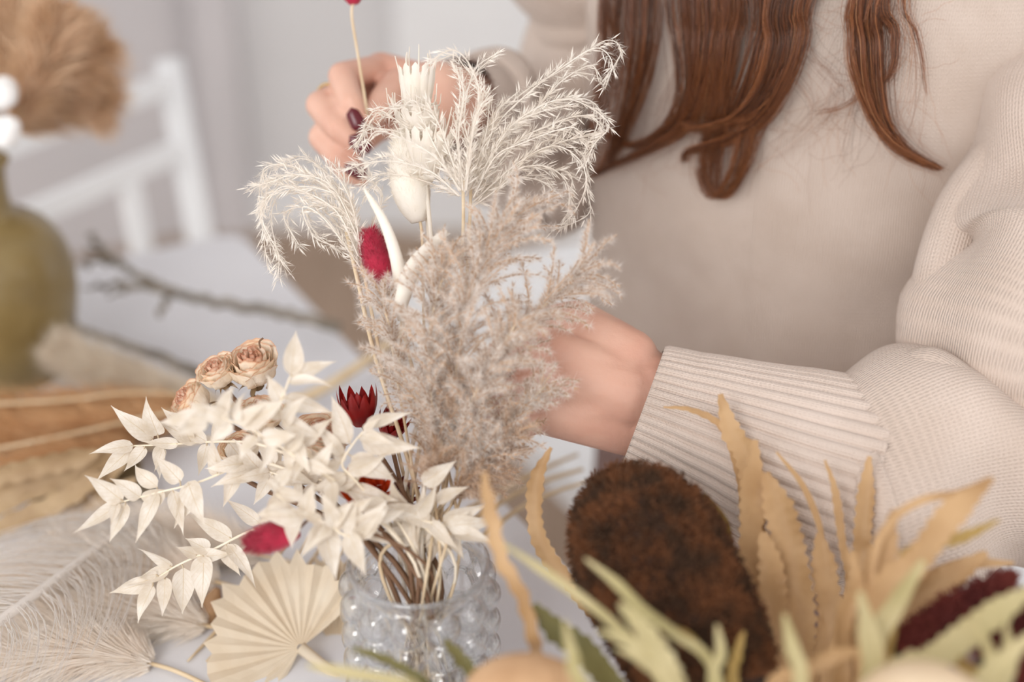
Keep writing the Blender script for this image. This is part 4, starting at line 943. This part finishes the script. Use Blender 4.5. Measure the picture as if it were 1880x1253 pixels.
# --- hair
hb = MB(); hb.uv = []
def lock(px, n, w0, w1, off=.012, rad=.00016, curl=0., wide=1., loose=.0):
    pts = []
    for i, q in enumerate(px):
        d = q[2] if len(q) > 2 else (on_torso(q[0], max(q[1], 5), off) or 1.0) - .004
        pts.append(P(q[0], q[1], d))
    side = 1 if px[0][0] > 1430 else -1
    top = pts[0]; head = [hc + up * .115 + TT * (.01 * side) + fc * .02, hc + TT * (.088 * side) + up * .05 + fc * .01, hc + TT * (.10 * side) - up * .06 + fc * .02]
    mid = head[-1].lerp(pts[0] + (pts[0] - pts[1]) * .8, .62)
    base = [head[0], head[1], head[2], mid] + pts
    n = int(n * 1.7); ncl = max(1, n // 9); cl = []
    for k in range(ncl):
        a = R.uniform(0, 2 * pi); r = sqrt((k + .5) / ncl); cl.append((r * cos(a), r * sin(a), R.uniform(0, 99), R.random()))
    for s in range(n):
        ox, oy, ph, hue = cl[s % ncl]; stray = R.random() < .12
        sx, sy = R.gauss(0, 1), R.gauss(0, 1); cw = 3.5 if not stray else 10
        L = R.uniform(.80, 1.03); cs = catmull(base, 6); cs = cs[:max(8, int(len(cs) * L))] if R.random() < .45 else cs; m = len(cs); out = []
        for i, p in enumerate(cs):
            t_ = i / (m - 1); w = S(w0 * .86 + (w1 - w0 * .86) * max(0, (t_ - .45) / .55) ** 1.2, .95)
            wav = S(7, .95) * V((noise.noise(V((ph, t_ * 4, 0))), noise.noise(V((ph, t_ * 4, 7))), 0)) * min(1, t_ * 2)
            jit = S(cw * (1.1 - .5 * t_), .95)
            lo = (loose + (.006 if stray else 0)) * t_ ** 2 * V((noise.noise(V((s * 1.7, 0, t_ * 2))), noise.noise(V((s * 1.7, 5, t_ * 2))), noise.noise(V((s * 1.7, 9, t_ * 2)))))
            out.append(p + RT * (ox * w * wide + sx * jit + wav.x) + (-FWD) * (oy * .006 + .003 + sy * .0008) + UPV * (oy * w * .25 + sy * jit * .4 + wav.y) + lo)
        k0 = len(hb.v); hb.tube(out, [rad, rad, rad * .9, rad * .4], 3, False)
        hb.uv += [(min(1, max(0, .22 + .4 * hue + R.gauss(0, .2))), .5)] * (len(hb.v) - k0)
lock([(1135, -10, .97), (1128, 100, .97), (1112, 200, .98), (1092, 310, .99)], 150, 48, 26, .02)
lock([(1185, -10), (1180, 90), (1160, 190), (1120, 290), (1090, 322)], 150, 45, 10, .02)
lock([(1255, -10), (1260, 80), (1262, 170), (1225, 235), (1160, 268), (1095, 238)], 150, 48, 7, .014)
lock([(1300, -10), (1298, 90), (1285, 170), (1255, 235), (1190, 275), (1085, 325)], 150, 42, 7, .016)
lock([(1345, -10), (1335, 90), (1318, 200), (1300, 280), (1298, 330), (1312, 358)], 120, 36, 14, .012)
lock([(1450, -10), (1440, 90), (1412, 170), (1362, 220), (1290, 236), (1262, 230)], 190, 46, 16, .018)
lock([(1430, -10), (1420, 100), (1392, 190), (1368, 250), (1352, 310), (1325, 358), (1300, 352), (1285, 310)], 130, 44, 9, .014)
lock([(1390, -10), (1385, 90), (1360, 170), (1330, 240), (1315, 300), (1318, 350)], 60, 40, 12, .012)
lock([(1470, -10), (1462, 70), (1440, 150), (1395, 225), (1330, 262), (1265, 280), (1255, 300)], 110, 26, 8, .016)
lock([(1595, -10), (1594, 90), (1600, 170), (1620, 235), (1660, 282), (1722, 312)], 170, 38, 5, .014)
lock([(1575, -10), (1568, 70), (1572, 140), (1600, 220), (1640, 270), (1700, 305)], 60, 22, 5, .014)
lock([(1625, -10), (1640, 60), (1636, 130), (1612, 165)], 60, 13, 6, .012)
lock([(1658, -10), (1676, 60), (1690, 120), (1697, 178)], 10, 4, 2, .008)
lock([(1590, 60), (1580, 160), (1550, 195), (1500, 208)], 14, 8, 3, .01)
for x in (1150, 1230, 1300, 1360, 1420, 1480, 1580, 1620, 1650):
    lock([(x, -10), (x + R.uniform(-25, 25), 100), (x + R.uniform(-50, 50), 200), (x + R.uniform(-90, 90), R.uniform(240, 350))], 12, 40, 60, .010, .0001, loose=.02)
for k in range(150):   # loose single hairs over the chest
    x, y = (R.uniform(1420, 1700), R.uniform(-10, 260)) if k < 100 else (R.uniform(1100, 1450), R.uniform(120, 330))
    a = R.uniform(0, 2 * pi); out = []
    for i in range(9):
        a += R.uniform(-.5, .5); x += 13 * cos(a); y += 13 * sin(a) + 4
        out.append(P(x, y, (on_torso(x, max(y, 3), .007) or 1.) - .003))
    k0 = len(hb.v); hb.tube(catmull(out, 3), [.00008, .00009, .00007], 3, False); hb.uv += [(R.uniform(.4, .9), .5)] * (len(hb.v) - k0)
hair = hb.build('hair', M['hair'], per); hair['label'] = 'long auburn hair'
b = MB()   # hair over the skull
for i in range(900):
    x = R.uniform(-1, 1); side = 1 if x > 0 else -1; f = R.uniform(-.095, .075); out = []
    for k in range(9):
        a = (k / 8) * (1.9 + .2 * R.random()); out.append(hc + up * (.02 + .108 * cos(a)) + TT * (side * .086 * sin(a)) + fc * (f * (1 if a < 1.4 else .9)) + rv() * .002)
    b.tube(out, .0009, 3, False)
b.ball(hc + up * .03 - fc * .022, .08, .088, .096, Mh, 20, 14); b.build('crown_hair', M['hair'], hair)
# ================================================================ light and camera
sc = bpy.context.scene
wd = bpy.data.worlds.new('daylight'); sc.world = wd; wd.use_nodes = True
wd.node_tree.nodes['Background'].inputs[0].default_value = (1, .985, .975, 1); wd.node_tree.nodes['Background'].inputs[1].default_value = 1.55
def area(name, loc, tgt, sx, sy, pw, col):
    l = bpy.data.lights.new(name, 'AREA'); l.shape = 'RECTANGLE'; l.size = sx; l.size_y = sy; l.energy = pw; l.color = col
    o = bpy.data.objects.new(name, l); C.objects.link(o); o.location = loc
    o.rotation_euler = (V(tgt) - V(loc)).to_track_quat('-Z', 'Y').to_euler(); return o
area('window_daylight', (-.9, -1.3, 2.1), (.15, .95, .95), .9, 1.0, 27, (1, .98, .96))
area('window_daylight_right', (2.4, .2, 2.3), (.3, .9, .95), 1.4, 1.6, 9, (1, .97, .94))
cam = bpy.data.cameras.new('camera'); co = bpy.data.objects.new('camera', cam); C.objects.link(co)
cam.lens = 50; cam.sensor_width = 36; cam.clip_start = .02
co.matrix_world = Matrix((RT, UPV, -FWD)).transposed().to_4x4(); co.location = CAM
cam.dof.use_dof = True; cam.dof.focus_distance = .84; cam.dof.aperture_fstop = 2.0
sc.camera = co
sc.cycles.transparent_max_bounces = 40; sc.cycles.max_bounces = 18; sc.cycles.transmission_bounces = 16
sc.view_settings.view_transform = 'Standard'; sc.view_settings.look = 'None'; sc.view_settings.exposure = -.14; sc.view_settings.gamma = 1; sc.view_settings.use_curve_mapping = False
